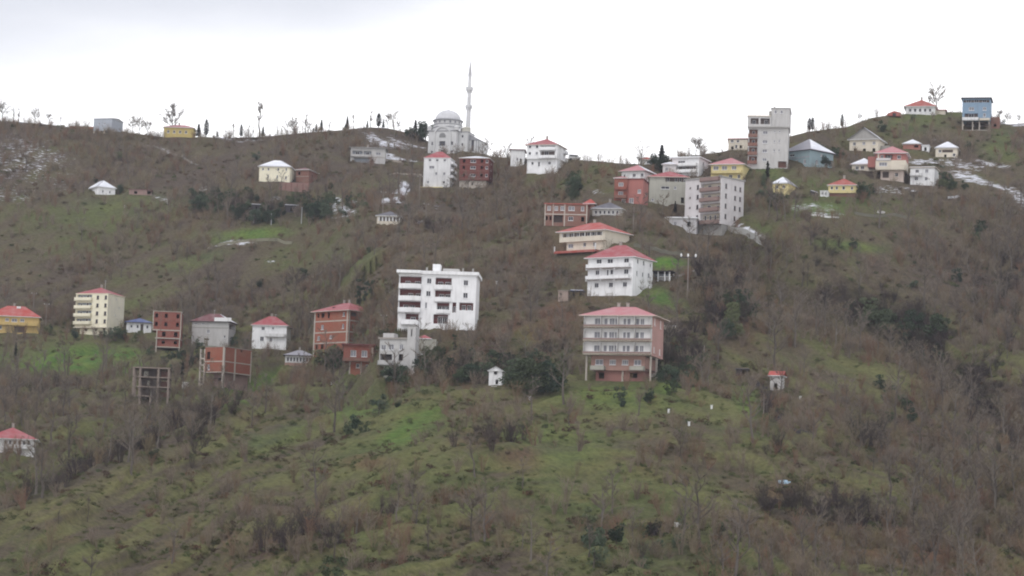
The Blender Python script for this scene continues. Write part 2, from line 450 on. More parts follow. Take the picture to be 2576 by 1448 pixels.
def build_ground():
    me = bpy.data.meshes.new('hillside')
    me.vertices.add(len(vert)); me.vertices.foreach_set('co', vert.astype(np.float32).ravel())
    nq = len(quads)
    me.loops.add(nq * 4); me.loops.foreach_set('vertex_index', quads.astype(np.int32).ravel())
    me.polygons.add(nq)
    me.polygons.foreach_set('loop_start', np.arange(0, nq * 4, 4, dtype=np.int32))
    me.polygons.foreach_set('use_smooth', np.ones(nq, bool))
    me.update(calc_edges=True)
    for nm, arr in (('green', green), ('meadow', meadow), ('snow', snow), ('rust', rust), ('straw_crest_light', straw_crest_light), ('damp_shade', damp_shade)):
        a = me.attributes.new(nm, 'FLOAT', 'POINT')
        a.data.foreach_set('value', arr.astype(np.float32).ravel())
    m, t, b = new_mat('hillside_soil_and_grass', 1.0)
    b.inputs['Specular IOR Level'].default_value = 0.1
    tc = tnode(t, 'ShaderNodeTexCoord')
    def at(nm):
        n = t.nodes.new('ShaderNodeAttribute'); n.attribute_name = nm; return n.outputs['Fac']
    def noise(sc, det=5.0, rough=0.6, stretch=None):
        n = tnode(t, 'ShaderNodeTexNoise', Scale=sc, Detail=det, Roughness=rough)
        src = tc.outputs['Object']
        if stretch:
            mp = tnode(t, 'ShaderNodeMapping'); mp.inputs['Scale'].default_value = stretch
            t.links.new(src, mp.inputs[0]); src = mp.outputs[0]
        t.links.new(src, n.inputs['Vector']); return n.outputs['Fac']
    def mm(op, a, c):
        n = t.nodes.new('ShaderNodeMath'); n.operation = op; n.use_clamp = op in ('ADD',)
        for i, x in enumerate((a, c)):
            if isinstance(x, (int, float)): n.inputs[i].default_value = x
            else: t.links.new(x, n.inputs[i])
        return n.outputs[0]
    fine = noise(0.9, 6, 0.7); mid = noise(0.16, 5, 0.6, (1, .6, 1)); 
    gfac = mm('ADD', at('green'), mm('MULTIPLY', mm('SUBTRACT', mid, 0.5), 1.0))
    c = ramp(t, gfac, [(0.0, (0.100, 0.078, 0.062)), (0.35, (0.114, 0.096, 0.062)), (0.62, (0.104, 0.108, 0.050)), (1.0, (0.082, 0.120, 0.040))])
    c = mix(t, mm('MULTIPLY', at('straw_crest_light'), 0.80), c, (0.158, 0.150, 0.066))
    c = mix(t, mm('MULTIPLY', at('rust'), 0.8), c, (0.150, 0.082, 0.055))
    mcol = ramp(t, mid, [(0.35, (0.070, 0.160, 0.030)), (0.65, (0.145, 0.205, 0.048))])
    c = mix(t, mm('MULTIPLY', at('meadow'), 0.85), c, mcol)
    c = mix(t, mm('MULTIPLY', at('damp_shade'), 0.7), c, (0.040, 0.033, 0.030))
    dk = ramp(t, fine, [(0.32, (0.55, 0.55, 0.55)), (0.62, (1.15, 1.15, 1.12))])
    c = mix(t, 0.85, c, mix(t, 1.0, c, dk, 'MULTIPLY'))
    sn = mm('ADD', mm('MULTIPLY', noise(0.75, 6, 0.7, (0.45, 1.6, 1)), 1.0), mm('MULTIPLY', at('snow'), 0.30))
    sf = ramp(t, sn, [(0.665, (0, 0, 0)), (0.735, (1, 1, 1))])
    sf2 = mm('MULTIPLY', sf, mm('GREATER_THAN', at('snow'), 0.02))
    c = mix(t, sf2, c, (0.66, 0.67, 0.72))
    t.links.new(c, b.inputs['Base Color'])
    bp = tnode(t, 'ShaderNodeBump', Strength=0.8, Distance=0.6)
    t.links.new(fine, bp.inputs['Height']); t.links.new(bp.outputs[0], b.inputs['Normal'])
    me.materials.append(m)
    o = bpy.data.objects.new('hillside', me)
    COL.objects.link(o)
    o['kind'] = 'structure'
    return o
hill = build_ground()
BV = BVHTree.FromPolygons([tuple(p) for p in vert.tolist()], quads.tolist())
def at(u, v):
    """The spot on the hillside seen at (u, v)."""
    h = BV.ray_cast(Vector((0, 0, 0)), vray(u, v))
    if h[0] is None or h[0].length < 300:
        for k in range(1, 60):
            h = BV.ray_cast(Vector((0, 0, 0)), vray(u, v + k))
            if h[0] is not None and h[0].length > 300: break
    return h[0]
def ground_z(x, y):
    h = BV.ray_cast(Vector((x, y, 900)), Vector((0, 0, -1)))
    return h[0].z if h[0] is not None else 0.0
# ------------------------------------------------------------------ building kit
class MB:
    def __init__(s): s.v, s.f, s.m = [], [], []
    def poly(s, pts, mi=0):
        b = len(s.v); s.v += [tuple(p) for p in pts]; s.f.append(tuple(range(b, b + len(pts)))); s.m.append(mi)
    def box(s, x0, x1, y0, y1, z0, z1, mi=0):
        b = len(s.v)
        s.v += [(x0,y0,z0),(x1,y0,z0),(x1,y1,z0),(x0,y1,z0),(x0,y0,z1),(x1,y0,z1),(x1,y1,z1),(x0,y1,z1)]
        for q in ((0,3,2,1),(4,5,6,7),(0,1,5,4),(1,2,6,5),(2,3,7,6),(3,0,4,7)):
            s.f.append(tuple(b + i for i in q)); s.m.append(mi)
    def prism(s, pts, z0, z1, mi=0):
        n = len(pts); b = len(s.v)
        s.v += [(p[0], p[1], z0) for p in pts] + [(p[0], p[1], z1) for p in pts]
        s.f.append(tuple(b + i for i in range(n))[::-1]); s.f.append(tuple(b + n + i for i in range(n))); s.m += [mi, mi]
        for i in range(n):
            j = (i + 1) % n
            s.f.append((b + i, b + j, b + n + j, b + n + i)); s.m.append(mi)
    def lathe(s, prof, n=16, cx=0, cy=0, mi=0, a0=0.0):
        b = len(s.v)
        for r, z in prof:
            for k in range(n):
                a = a0 + 2 * math.pi * k / n
                s.v.append((cx + r * math.cos(a), cy + r * math.sin(a), z))
        for i in range(len(prof) - 1):
            for k in range(n):
                k2 = (k + 1) % n
                s.f.append((b + i * n + k, b + i * n + k2, b + (i + 1) * n + k2, b + (i + 1) * n + k)); s.m.append(mi)
        s.f.append(tuple(b + k for k in range(n))[::-1]); s.m.append(mi)
        s.f.append(tuple(b + (len(prof) - 1) * n + k for k in range(n))); s.m.append(mi)
    def tube(s, p, q, r0, r1, n=6, mi=0):
        p, q = Vector(p), Vector(q); d = (q - p).normalized()
        a = d.orthogonal().normalized(); c = d.cross(a)
        b = len(s.v)
        for o_, r in ((p, r0), (q, r1)):
            for k in range(n):
                t = 2 * math.pi * k / n
                s.v.append(tuple(o_ + a * (r * math.cos(t)) + c * (r * math.sin(t))))
        for k in range(n):
            k2 = (k + 1) % n
            s.f.append((b + k, b + k2, b + n + k2, b + n + k)); s.m.append(mi)
        s.f.append(tuple(b + k for k in range(n))[::-1]); s.f.append(tuple(b + n + k for k in range(n))); s.m += [mi, mi]
    def obj(s, name, mats, parent=None, smooth=False):
        return mesh_obj(name, s.v, s.f, mats, parent, s.m, smooth)

WHITE = paint('white_plaster', (0.74, 0.74, 0.74), 0.42)
WHITE2 = paint('bright_white_paint', (0.84, 0.84, 0.845), 0.30)
CREAM = paint('cream_plaster', (0.84, 0.79, 0.62), 0.15)
CREAM2 = paint('pale_cream_plaster', (0.66, 0.60, 0.50), 0.2)
YELLOW = paint('yellow_paint', (0.60, 0.44, 0.18), 0.3)
YELLOW2 = paint('pale_yellow_paint', (0.66, 0.56, 0.28), 0.2)
GREYP = paint('grey_render', (0.36, 0.35, 0.33), 0.35)
GREYL = paint('light_grey_render', (0.50, 0.49, 0.48), 0.3)
GREYG = paint('greenish_grey_render', (0.40, 0.39, 0.34), 0.35)
GREYB = paint('blue_grey_render', (0.33, 0.36, 0.40), 0.3)
LILAC = paint('lilac_white_plaster', (0.64, 0.61, 0.61), 0.22)
PINKW = paint('pink_white_plaster', (0.62, 0.52, 0.46), 0.2)
BLUE = paint('blue_paint', (0.22, 0.31, 0.41), 0.3)
BLUE2 = paint('pale_blue_green_paint', (0.28, 0.37, 0.40), 0.3)
CONCB = paint('brownish_concrete', (0.27, 0.22, 0.19), 0.4)
CONC = paint('raw_concrete', (0.34, 0.31, 0.28), 0.35)
CONCL = paint('pale_concrete', (0.46, 0.41, 0.36), 0.3)
SALMON = paint('salmon_red_paint', (0.36, 0.145, 0.125), 0.3)
MAROON = paint('maroon_paint', (0.17, 0.06, 0.06), 0.2)
BROWN = paint('brown_cladding', (0.27, 0.19, 0.17), 0.2)
DARK = paint('dark_boards', (0.055, 0.050, 0.055), 0.1)
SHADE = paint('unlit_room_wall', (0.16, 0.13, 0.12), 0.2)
WFRAME = paint('white_window_frame', (0.75, 0.75, 0.76), 0.05)
DFRAME = paint('dark_window_frame', (0.16, 0.12, 0.11), 0.05)
BRK = brick('hollow_red_brick', srgb(148, 80, 70), srgb(132, 70, 60), srgb(132, 104, 92))
BRKO = brick('hollow_orange_brick', srgb(160, 90, 72), srgb(142, 77, 62), srgb(142, 112, 94))
BRKB = brick('hollow_brown_brick', srgb(134, 92, 80), srgb(120, 80, 70), srgb(132, 112, 102), 0.7)
ROOF_R = rooftile('red_sheet_roof', srgb(158, 72, 76))
ROOF_P = rooftile('faded_pink_roof', srgb(184, 118, 122))
ROOF_B = rooftile('bright_red_roof', srgb(170, 68, 58))
ROOF_O = rooftile('orange_red_roof', srgb(160, 72, 58))
ROOF_M = rooftile('maroon_roof', srgb(108, 58, 60))
ROOF_G = rooftile('grey_sheet_roof', srgb(150, 148, 156))
ROOF_D = rooftile('dark_grey_roof', srgb(92, 90, 98))
ROOF_BL = rooftile('blue_sheet_roof', srgb(70, 84, 132))
GLASS = glassy()
GLASSL = glassy('curtained_glass', (0.20, 0.20, 0.22), 0.35)
METAL = paint('galvanised_metal', (0.42, 0.42, 0.43), 0.1, 0.5)
SNOW = snow_mat()
_wc = {}
def window_meshes(w, h, frame, glass, bars):
    k = (round(w, 1), round(h, 1), frame.name, glass.name, bars)
    if k in _wc: return _wc[k]
    w, h = k[0], k[1]; t = 0.10
    mb = MB()
    mb.box(-w/2, -w/2+t, -0.03, 0.10, -h/2, h/2); mb.box(w/2-t, w/2, -0.03, 0.10, -h/2, h/2)
    mb.box(-w/2+t, w/2-t, -0.028, 0.098, h/2-t, h/2); mb.box(-w/2+t, w/2-t, -0.028, 0.098, -h/2, -h/2+t)
    mb.box(-w/2-0.08, w/2+0.08, -0.30, 0.0, -h/2-0.09, -h/2-0.002)
    for i in range(1, bars + 1):
        x = -w/2 + w * i / (bars + 1)
        mb.box(x-0.035, x+0.035, -0.026, 0.09, -h/2+t, h/2-t)
    f = bpy.data.meshes.new('window'); f.from_pydata(mb.v, [], mb.f); f.materials.append(frame)
    mp = MB(); mp.box(-w/2+t*.6, w/2-t*.6, 0.03, 0.06, -h/2+t*.6, h/2-t*.6)
    p = bpy.data.meshes.new('pane'); p.from_pydata(mp.v, [], mp.f); p.materials.append(glass)
    _wc[k] = (f, p)
    return f, p

def side_map(face, x0, x1, y0, y1):
    if face == 'front': return (lambda a, b, c: (x0 + a, y0 - c, b)), x1 - x0, 0.0
    if face == 'right': return (lambda a, b, c: (x1 + c, y0 + a, b)), y1 - y0, math.pi / 2
    if face == 'left': return (lambda a, b, c: (x0 - c, y1 - a, b)), y1 - y0, -math.pi / 2
    return (lambda a, b, c: (x1 - a, y1 + c, b)), x1 - x0, math.pi

def facade(mb, fmap, Wd, z0, z1, holes, mi=0, mback=1):
    """Wall face with real openings; each hole (a0, a1, b0, b1, depth, closed)."""
    xs = sorted({0.0, Wd} | {min(max(h[i], 0), Wd) for h in holes for i in (0, 1)})
    zs = sorted({z0, z1} | {min(max(h[i], z0), z1) for h in holes for i in (2, 3)})
    for i in range(len(xs) - 1):
        if xs[i+1] - xs[i] < 1e-4: continue
        for j in range(len(zs) - 1):
            if zs[j+1] - zs[j] < 1e-4: continue
            cx, cz = (xs[i] + xs[i+1]) / 2, (zs[j] + zs[j+1]) / 2
            if any(h[0] < cx < h[1] and h[2] < cz < h[3] for h in holes): continue
            mb.poly([fmap(xs[i], zs[j], 0), fmap(xs[i+1], zs[j], 0), fmap(xs[i+1], zs[j+1], 0), fmap(xs[i], zs[j+1], 0)], mi)
    for a0, a1, b0, b1, d, closed in holes:
        r = [(a0, b0), (a1, b0), (a1, b1), (a0, b1)]
        for k in range(4):
            (pa, pb), (qa, qb) = r[k], r[(k + 1) % 4]
            mb.poly([fmap(pa, pb, 0), fmap(pa, pb, -d), fmap(qa, qb, -d), fmap(qa, qb, 0)], mi)
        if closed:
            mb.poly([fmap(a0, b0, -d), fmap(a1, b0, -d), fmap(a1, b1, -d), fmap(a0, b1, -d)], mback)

class House:
    def __init__(s, name, label, cat, u0, um, u1, vt, vb, D=9.0, W=None, group=None, base_at=None, H=None, yaw=None, dist=None):
        if dist: P0 = vray(um, vb) * dist
        elif base_at: P0 = vray(um, vb) * at(*base_at).length
        else: P0 = at(um, vb)
        zc = -(CM.transposed() @ P0).z
        s.ppm = FOC / zc
        s.el = math.atan2(P0.z, math.hypot(P0.x, P0.y))
        side_r = u1 - um; side_l = um - u0
        f = Vector((P0.x, P0.y, 0)).normalized(); r = Vector((f.y, -f.x, 0))
        # the smaller face is the side; sign says which side shows
        if yaw is None: yaw = 1 if side_r <= side_l else -1
        sg = 1 if yaw > 0 else -1
        sp = (side_r if sg > 0 else side_l) / s.ppm
        fp = (side_l if sg > 0 else side_r) / s.ppm
        th = math.asin(min(0.95, sp / D)) if sp > 0.3 else 0.02
        s.W = fp / math.cos(th) if W is None else W
        s.D = D; s.H = (vb - vt) / s.ppm if H is None else H
        th *= sg; s.th = th; s.sg = sg
        xa = r * math.cos(th) - f * math.sin(th)
        ya = f * math.cos(th) + r * math.sin(th)
        org = P0 - (xa * s.W if sg > 0 else Vector((0, 0, 0)))
        s.rz = math.atan2(xa.y, xa.x)
        s.root = empty(name, org, s.rz)
        tag(s.root, label, cat, group)
        s.sideface = 'right' if sg > 0 else 'left'
        s.vt, s.name = vt, name
        ctr = org + xa * s.W / 2 + ya * s.D / 2
        if name != 'minaret': PADS.append((ctr.x, ctr.y, xa.x, xa.y, s.W / 2, s.D / 2, org.z))
        FOOT.append((ctr.x, ctr.y, xa.x, xa.y, s.W / 2 + 1.2, s.D / 2 + 1.2))
        # gap in front so that the shrubs do not bury the facade
        c2 = org + xa * s.W / 2 - ya * 3.0
        FOOT.append((c2.x, c2.y, xa.x, xa.y, s.W / 2 - 0.5, 3.4))
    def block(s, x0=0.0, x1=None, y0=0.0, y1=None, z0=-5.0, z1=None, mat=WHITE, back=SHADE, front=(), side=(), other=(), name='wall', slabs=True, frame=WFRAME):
        """One walled volume. Spec lists use fractions along the face and metres above the base (negative: fraction of the height)."""
        x1 = s.W if x1 is None else x1; y1 = s.D if y1 is None else y1; z1 = s.H if z1 is None else z1
        mb = MB(); zz = lambda q: q
        wins = []
        for face, spec in (('front', front), (s.sideface, side), ('left' if s.sideface == 'right' else 'right', other), ('back', ())):
            fm, Wd, rot = side_map(face, x0, x1, y0, y1)
            holes = []
            for e in spec:
                k = e[0]
                if k in ('w', 'o', 'W'):
                    xc, zc, w, h = e[1] * Wd, e[2], e[3], e[4]
                    w = min(w, 2 * min(xc, Wd - xc) - 0.1)
                    if w < 0.2: continue
                    holes.append((xc - w/2, xc + w/2, zc - h/2, zc + h/2, 0.22, False))
                    if k != 'o':
                        opt = e[5] if len(e) > 5 else {}
                        wins.append((fm(xc, zc, -0.14), rot, w, h, opt))
                elif k == 'l':
                    a0, a1, b0, b1 = e[1] * Wd, e[2] * Wd, e[3], e[4]
                    d = e[5] if len(e) > 5 else 1.2
                    holes.append((a0, a1, b0, b1, d, True))
                    if len(e) > 6:
                        for xf, w, h in e[6]:
                            wins.append((fm(a0 + (a1 - a0) * xf, b0 + h/2 + 0.12, -d + 0.12), rot, w, h, {'glass': GLASS}))
            facade(mb, fm, Wd, z0, z1, holes)
            for e in spec:
                if e[0] == 'band':
                    z, th, m = e[1], e[2], e[3]
                    bb = MB(); A = fm(-0.06 if face != 'back' else 0, z, 0.07); B = fm(Wd + 0.06, z + th, -0.02)
                    bb.box(min(A[0], B[0]), max(A[0], B[0]), min(A[1], B[1]), max(A[1], B[1]), z, z + th)
                    bb.obj('floor_band', m, s.root)
                elif e[0] == 'col':
                    xf, w, m = e[1] * Wd, e[2], e[3]
                    zb, zt = (e[4], e[5]) if len(e) > 5 else (z0, z1)
                    bb = MB(); A = fm(xf - w/2, 0, 0.10); B = fm(xf + w/2, 0, -0.02)
                    bb.box(min(A[0], B[0]), max(A[0], B[0]), min(A[1], B[1]), max(A[1], B[1]), zb, zt)
                    bb.obj('column', m, s.root)
                elif e[0] == 'b':
                    s.balcony(fm, Wd, *e[1:])
        mb.poly([(x0, y0, z1), (x1, y0, z1), (x1, y1, z1), (x0, y1, z1)])
        mb.poly([(x0, y0, z0), (x1, y0, z0), (x1, y1, z0), (x0, y1, z0)])
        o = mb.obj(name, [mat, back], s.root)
        if slabs:
            k = 1; sl = MB()
            z = 2.9
            while z < z1 - 1: sl.box(x0 + 1.4, x1 - 1.4, y0 + 1.4, y1 - 0.3, z, z + 0.2); z += 2.9
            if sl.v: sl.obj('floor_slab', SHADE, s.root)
        for loc, rot, w, h, opt in wins:
            nb = opt.get('bars', 1 if w > 0.9 else 0)
            f, p = window_meshes(w, h, opt.get('frame', frame), opt.get('glass', GLASS), nb)
            fo = link_obj(opt.get('name', 'window'), f, s.root, loc, rot)
            link_obj('pane', p, fo)
        return o
    def balcony(s, fm, Wd, a0, a1, z, d=1.2, h=1.0, mat=WHITE, slabmat=None, curve=0.0, rail=False, ends=True, th=0.14):
        a0, a1 = a0 * Wd, a1 * Wd
        if curve:
            n = 8
            outl = [(a0 + (a1 - a0) * i / n, d * (1 - curve) + d * curve * math.sin(math.pi * i / n)) for i in range(n + 1)]
        else: outl = [(a0, d), (a1, d)]
        pts = [(a0, 0.0)] + outl + [(a1, 0.0)]
        mb = MB()
        xy = [fm(p[0], 0, p[1])[:2] for p in pts]
        mb.prism(xy, z - 0.2, z)
        o = mb.obj('balcony', slabmat or mat, s.root)
        segs = list(zip(pts[:-1], pts[1:])) if ends else list(zip(outl[:-1], outl[1:]))
        pm = MB()
        for (pa, pc), (qa, qc) in segs:
            L_ = math.hypot(qa - pa, qc - pc)
            if L_ < 0.05: continue
            nx, ny = -(qc - pc) / L_, (qa - pa) / L_
            quad = [(pa, pc), (qa, qc), (qa - nx * th, qc - ny * th), (pa - nx * th, pc - ny * th)]
            if rail:
                pm.prism([fm(a, 0, c)[:2] for a, c in quad], z + h - 0.08, z + h)
                n = max(1, int(L_ / 0.5))
                for i in range(n + 1):
                    t = i / n; a, c = pa + (qa - pa) * t, pc + (qc - pc) * t
                    q = fm(a, 0, c); pm.box(q[0]-.025, q[0]+.025, q[1]-.025, q[1]+.025, z + 0.001, z + h - 0.08)
            else: pm.prism([fm(a, 0, c)[:2] for a, c in quad], z - 0.22, z + h)
        pm.obj('railing' if rail else 'parapet', METAL if rail else mat, o)
    def roof_h(s, vr):
        return (s.vt - vr) / s.ppm + s.D / 2 * math.tan(max(0, s.el)) 
    def hip(s, vr=None, h=None, mat=ROOF_R, ov=0.6, x0=0, x1=None, y0=0, y1=None, z=None, snow=(), edge=None, ridge=None, gable=False, gmat=None, fascia=0.16, chimney=0):
        x1 = s.W if x1 is None else x1; y1 = s.D if y1 is None else y1; z = s.H if z is None else z
        h = s.roof_h(vr) if h is None else h
        h = max(0.6, h)
        a, b, c, d = x0 - ov, x1 + ov, y0 - ov, y1 + ov
        Wd, Dd = b - a, d - c
        if ridge == 'none' or (not gable and ridge is None and abs(Wd - Dd) < 1.5): r = [((a+b)/2, (c+d)/2)] * 2
        elif gable == 'front': r = [((a+b)/2, c), ((a+b)/2, d)]
        elif gable: r = [(a, (c+d)/2), (b, (c+d)/2)]
        elif Wd >= Dd: r = [(a + Dd/2, (c+d)/2), (b - Dd/2, (c+d)/2)]
        else: r = [((a+b)/2, c + Wd/2), ((a+b)/2, d - Wd/2)]
        e = [(a, c, z), (b, c, z), (b, d, z), (a, d, z)]; t = [(p[0], p[1], z + fascia) for p in e]
        R0, R1 = (*r[0], z + fascia + h), (*r[1], z + fascia + h)
        if gable == 'front' or (not gable and Wd < Dd):
            faces = {'front': [t[0], t[1], R0], 'right': [t[1], t[2], R1, R0], 'back': [t[2], t[3], R1], 'left': [t[3], t[0], R0, R1]}
        else:
            faces = {'front': [t[0], t[1], R1, R0], 'right': [t[1], t[2], R1], 'back': [t[2], t[3], R0, R1], 'left': [t[3], t[0], R0]}
        mb = MB()
        mb.poly(e[::-1], 1)
        for i in range(4): mb.poly([e[i], e[(i+1) % 4], t[(i+1) % 4], t[i]], 1)
        for k, f in faces.items():
            g = k in ('front', 'back') if gable == 'front' else (k in ('left', 'right') if gable else False)
            if not g: mb.poly(f, 0)
        ro = mb.obj('roof', [mat, edge or WHITE], s.root)
        if gable:
            gm = MB()
            for k, f in faces.items():
                g = k in ('front', 'back') if gable == 'front' else k in ('left', 'right')
                if g:
                    cen = Vector((x0 + x1, y0 + y1, 0)) / 2
                    pts = []
                    for p in f:
                        q = Vector(p); 
                        if gable == 'front': q.y = y0 if k == 'front' else y1
                        else: q.x = x0 if k == 'left' else x1
                        pts.append(tuple(q))
                    gm.poly(pts)
            gm.obj('gable', gmat or mat, s.root)
        for k in snow:
            f = [Vector(p) for p in faces[k]]
            n = (f[1] - f[0]).cross(f[2] - f[0]).normalized()
            if n.z < 0: n = -n
            cen = sum(f, Vector()) / len(f)
            rng = random.Random(hash((s.name, k)) % 1000 if False else int(s.W * 100) % 997)
            # ragged sheet of snow, thicker than paint, a little short of the eaves
            ring = []
            for i in range(len(f)):
                p, q = f[i], f[(i + 1) % len(f)]
                for j in range(4):
                    x = p.lerp(q, j / 4); x = x.lerp(cen, 0.04 + 0.07 * rng.random()); ring.append(x + n * 0.02)
            sm = MB(); top = [x + n * 0.10 for x in ring]; m_ = len(ring)
            sm.poly(top)
            for i in range(m_): sm.poly([ring[i], ring[(i+1) % m_], top[(i+1) % m_], top[i]])
            sm.obj('snow_cover', SNOW, ro)
        if not chimney and s.W > 8.5 and not snow: chimney = 1
        for i in range(chimney):
            rx = r[0][0] * 0.6 + r[1][0] * 0.4 + (i - chimney / 2 + 0.5) * 2.2; ry = r[0][1] + 0.4
            cm = MB(); cm.box(rx-.3, rx+.3, ry-.3, ry+.3, z + h * 0.4, z + fascia + h + 0.9); cm.box(rx-.4, rx+.4, ry-.4, ry+.4, z + fascia + h + 0.9, z + fascia + h + 1.0)
            cm.obj('chimney', CONC, ro)
        return ro
    def flat(s, mat=CONC, ov=0.4, th=0.25, z=None, x0=0, x1=None, y0=0, y1=None, snow=False, slope=0.0):
        x1 = s.W if x1 is None else x1; y1 = s.D if y1 is None else y1; z = s.H if z is None else z
        z += 0.003
        mb = MB(); mb.box(x0 - ov, x1 + ov, y0 - ov, y1 + ov, z, z + th)
        if slope: mb.v = [(x, y, q + slope * (x - x0) ) for x, y, q in mb.v]
        ro = mb.obj('roof', mat, s.root)
        if snow:
            sm = MB(); sm.box(x0 - ov + .2, x1 + ov - .2, y0 - ov + .2, y1 + ov - .3, z + th + 0.002, z + th + 0.14)
            if slope: sm.v = [(x, y, q + slope * (x - x0)) for x, y, q in sm.v]
            sm.obj('snow_cover', SNOW, ro)
        return ro
    def part(s, name, mat, *boxes, parent=None):
        mb = MB()
        for b in boxes: mb.box(*b)
        return mb.obj(name, mat, parent or s.root)
FOOT = []
PADS = []
HAZE = 0.00006
def grid(kind, xs, zs, w, h, **opt):
    return [(kind, x, z, w, h, opt) for z in zs for x in xs]
# ------------------------------------------------------------------ buildings
def zs_(h, top, base, *ys):
    """Heights in metres of picture rows ys, given the rows of the wall's top and base."""
    return [(base - y) / (base - top) * h.H for y in ys]
LOW, HIGH = 'houses low on the hillside', 'houses high on the hillside'
RIDGE = 'buildings along the ridge'
LG = dict(glass=GLASSL)

# ---- lower row
h = House('apartment_building', 'large block with faded pink roof and brown-edged balcony bands, lowest of the right-hand houses', 'apartment building', 1466, 1637, 1666, 795, 960, D=11, group=LOW)
z1, z2, z3, z4, zl, zb = zs_(h, 740, 1390, 850, 985, 1120, 1280, 1150, 1290)
H_ = h.H; fl = (H_ - z3) / 3
base4 = z3
wr = lambda z, hh=1.5: [('w', x, z + 1.35, w, hh, LG) for x, w in ((.19, 1.6), (.31, .9), (.40, 1.3), (.47, .8), (.59, .8), (.65, .9), (.78, .9), (.85, 1.0))]
h.block(z0=z3 - 0.25, mat=paint('off_white_render', (.74, .73, .72), .25), y0=0, front=wr(z3) + wr(z2) + wr(z1) +
   [('b', 0, 1, z, 1.2, 0.42, CREAM2, BRKB) for z in (z3, z2, z1)], side=[])
h.block(x0=h.W - 0.25, x1=h.W + 0.02, y0=0.02, y1=h.D - .02, z0=z3 - 0.25, z1=H_ - .02, mat=paint('salmon_render', (0.44, 0.26, 0.23), .35), slabs=False,
   side=[('w', .2, z1 + 1.5, .7, 1.7, LG), ('w', .72, z1 + 1.4, .8, 1.9, LG), ('w', .2, z3 + 1.3, .7, 1.4, LG), ('w', .7, z3 + 1.2, .8, 1.4, LG)], name='side_wall')
for z in (z3, z2, z1):
    for k in range(5): h.part('partition', GREYL, (h.W * k / 4 - (.1 if k else 0) - (.05 if k == 4 else 0), h.W * k / 4 + .1 - (.1 if k == 4 else 0), -1.05, 0, z + .44, z + fl - .25))
    h.part('brown_edge', BROWN, (-0.1, h.W + .1, -1.29, -1.205, z + .12, z + .52))
zm = z3 - 0.25
h.block(x0=h.W * .10, x1=h.W * .90, y0=.6, y1=h.D, z0=z4, z1=zm - .02, mat=paint('salmon_plaster', (0.36, 0.22, 0.185), .4), name='lower_wall',
   front=[('w', .15, z4 + 1.9, 1.9, 1.3, LG), ('w', .40, z4 + 1.9, 1.5, 1.2, dict(glass=GLASSL, bars=2)), ('w', .63, z4 + 1.9, 1.5, 1.2, dict(glass=GLASSL, bars=2)), ('w', .86, z4 + 1.9, 1.7, 1.3, LG),
          ('b', 0, .27, z4 + .1, 1.1, .9, GREYG, BROWN), ('b', .73, 1, z4 + .1, 1.1, .9, GREYG, BROWN)])
h.block(x0=h.W * .16, x1=h.W * .88, y0=1.4, y1=h.D - 1, z1=z4 - .02, mat=paint('bare_red_render', (0.30, 0.15, 0.13), .4), name='basement_wall', front=[('o', .12, z4 * .55, 1.3, 1.4), ('o', .78, z4 * .6, 1.8, 1.2)])
for xf, y in ((.02, .4), (.97, .4), (.97, 6), (.55, 1.0)): h.part('pillar', CONCL, (h.W * xf, h.W * xf + .4, y, y + .4, -4, zm - .03 if y != 1.0 else z4 - .03))
h.hip(771, mat=ROOF_P, ov=1.25, edge=PINKW, chimney=2)

h = House('apartment_building', 'white four-storey block with red roof and three square windows low in front', 'apartment building', 1476, 1590, 1640, 646, 744, D=10.5, group=LOW)
za, zb, zc, zd, ze = zs_(h, 125, 520, 155, 225, 268, 340, 400)
h.block(mat=WHITE2, front=[('w', .24, za, 1.6, 1.2), ('w', .49, za, 1.7, 1.2), ('w', .85, za, 1.5, 1.2), ('w', .21, zc, 1.2, 1.3), ('w', .44, zc - .2, .6, 1.7), ('w', .53, zc, .9, 1.3), ('w', .85, zc, 1.4, 1.3),
   ('w', .20, ze, 1.3, 1.3), ('w', .52, ze, 1.3, 1.3), ('w', .83, ze, 1.3, 1.3), ('b', 0, .97, zb, 1.3, .95, WHITE2, BROWN), ('b', 0, .97, zd, 1.3, .85, WHITE2, BROWN)],
   side=[('w', .25, za, .8, 1.3), ('w', .55, za - .1, .9, 1.3), ('w', .9, za - .3, .7, 1.0), ('w', .22, zc - .3, .7, 1.4), ('w', .52, zc - .3, .8, 1.3), ('w', .82, zc - .2, 1.0, 1.4), ('w', .58, ze - .1, .5, .9)])
for z in (zb, zd):
    for xf in (.0, .32, .63): h.part('bracket', WHITE2, (h.W * xf, h.W * xf + .25, -1.2, -.01, z - .55, z - .23))
h.hip(614, mat=ROOF_R, ov=.9, chimney=1)
h = House('pergola', 'open porch on white posts beside the white red-roofed block', 'porch', 1638, 1690, 1697, 683, 707, D=5)
for xf in (.02, .3, .62, .85): h.part('post', WHITE2, (h.W * xf, h.W * xf + .3, 0, .3, -3, h.H))
h.part('post', WHITE2, (h.W - .3, h.W, 4, 4.3, -3, h.H))
h.part('rear_wall', GREYB, (0, h.W * .8, 4.7, 4.9, -2, h.H - .01))
h.flat(mat=DARK, ov=.5, th=.2)
h.part('fence', WHITE, *[(h.W * (.32 + .075 * i), h.W * (.32 + .075 * i) + .1, -.15, -.05, .2, 1.2) for i in range(9)], (h.W * .3, h.W, -.14, -.06, 1.2, 1.3))

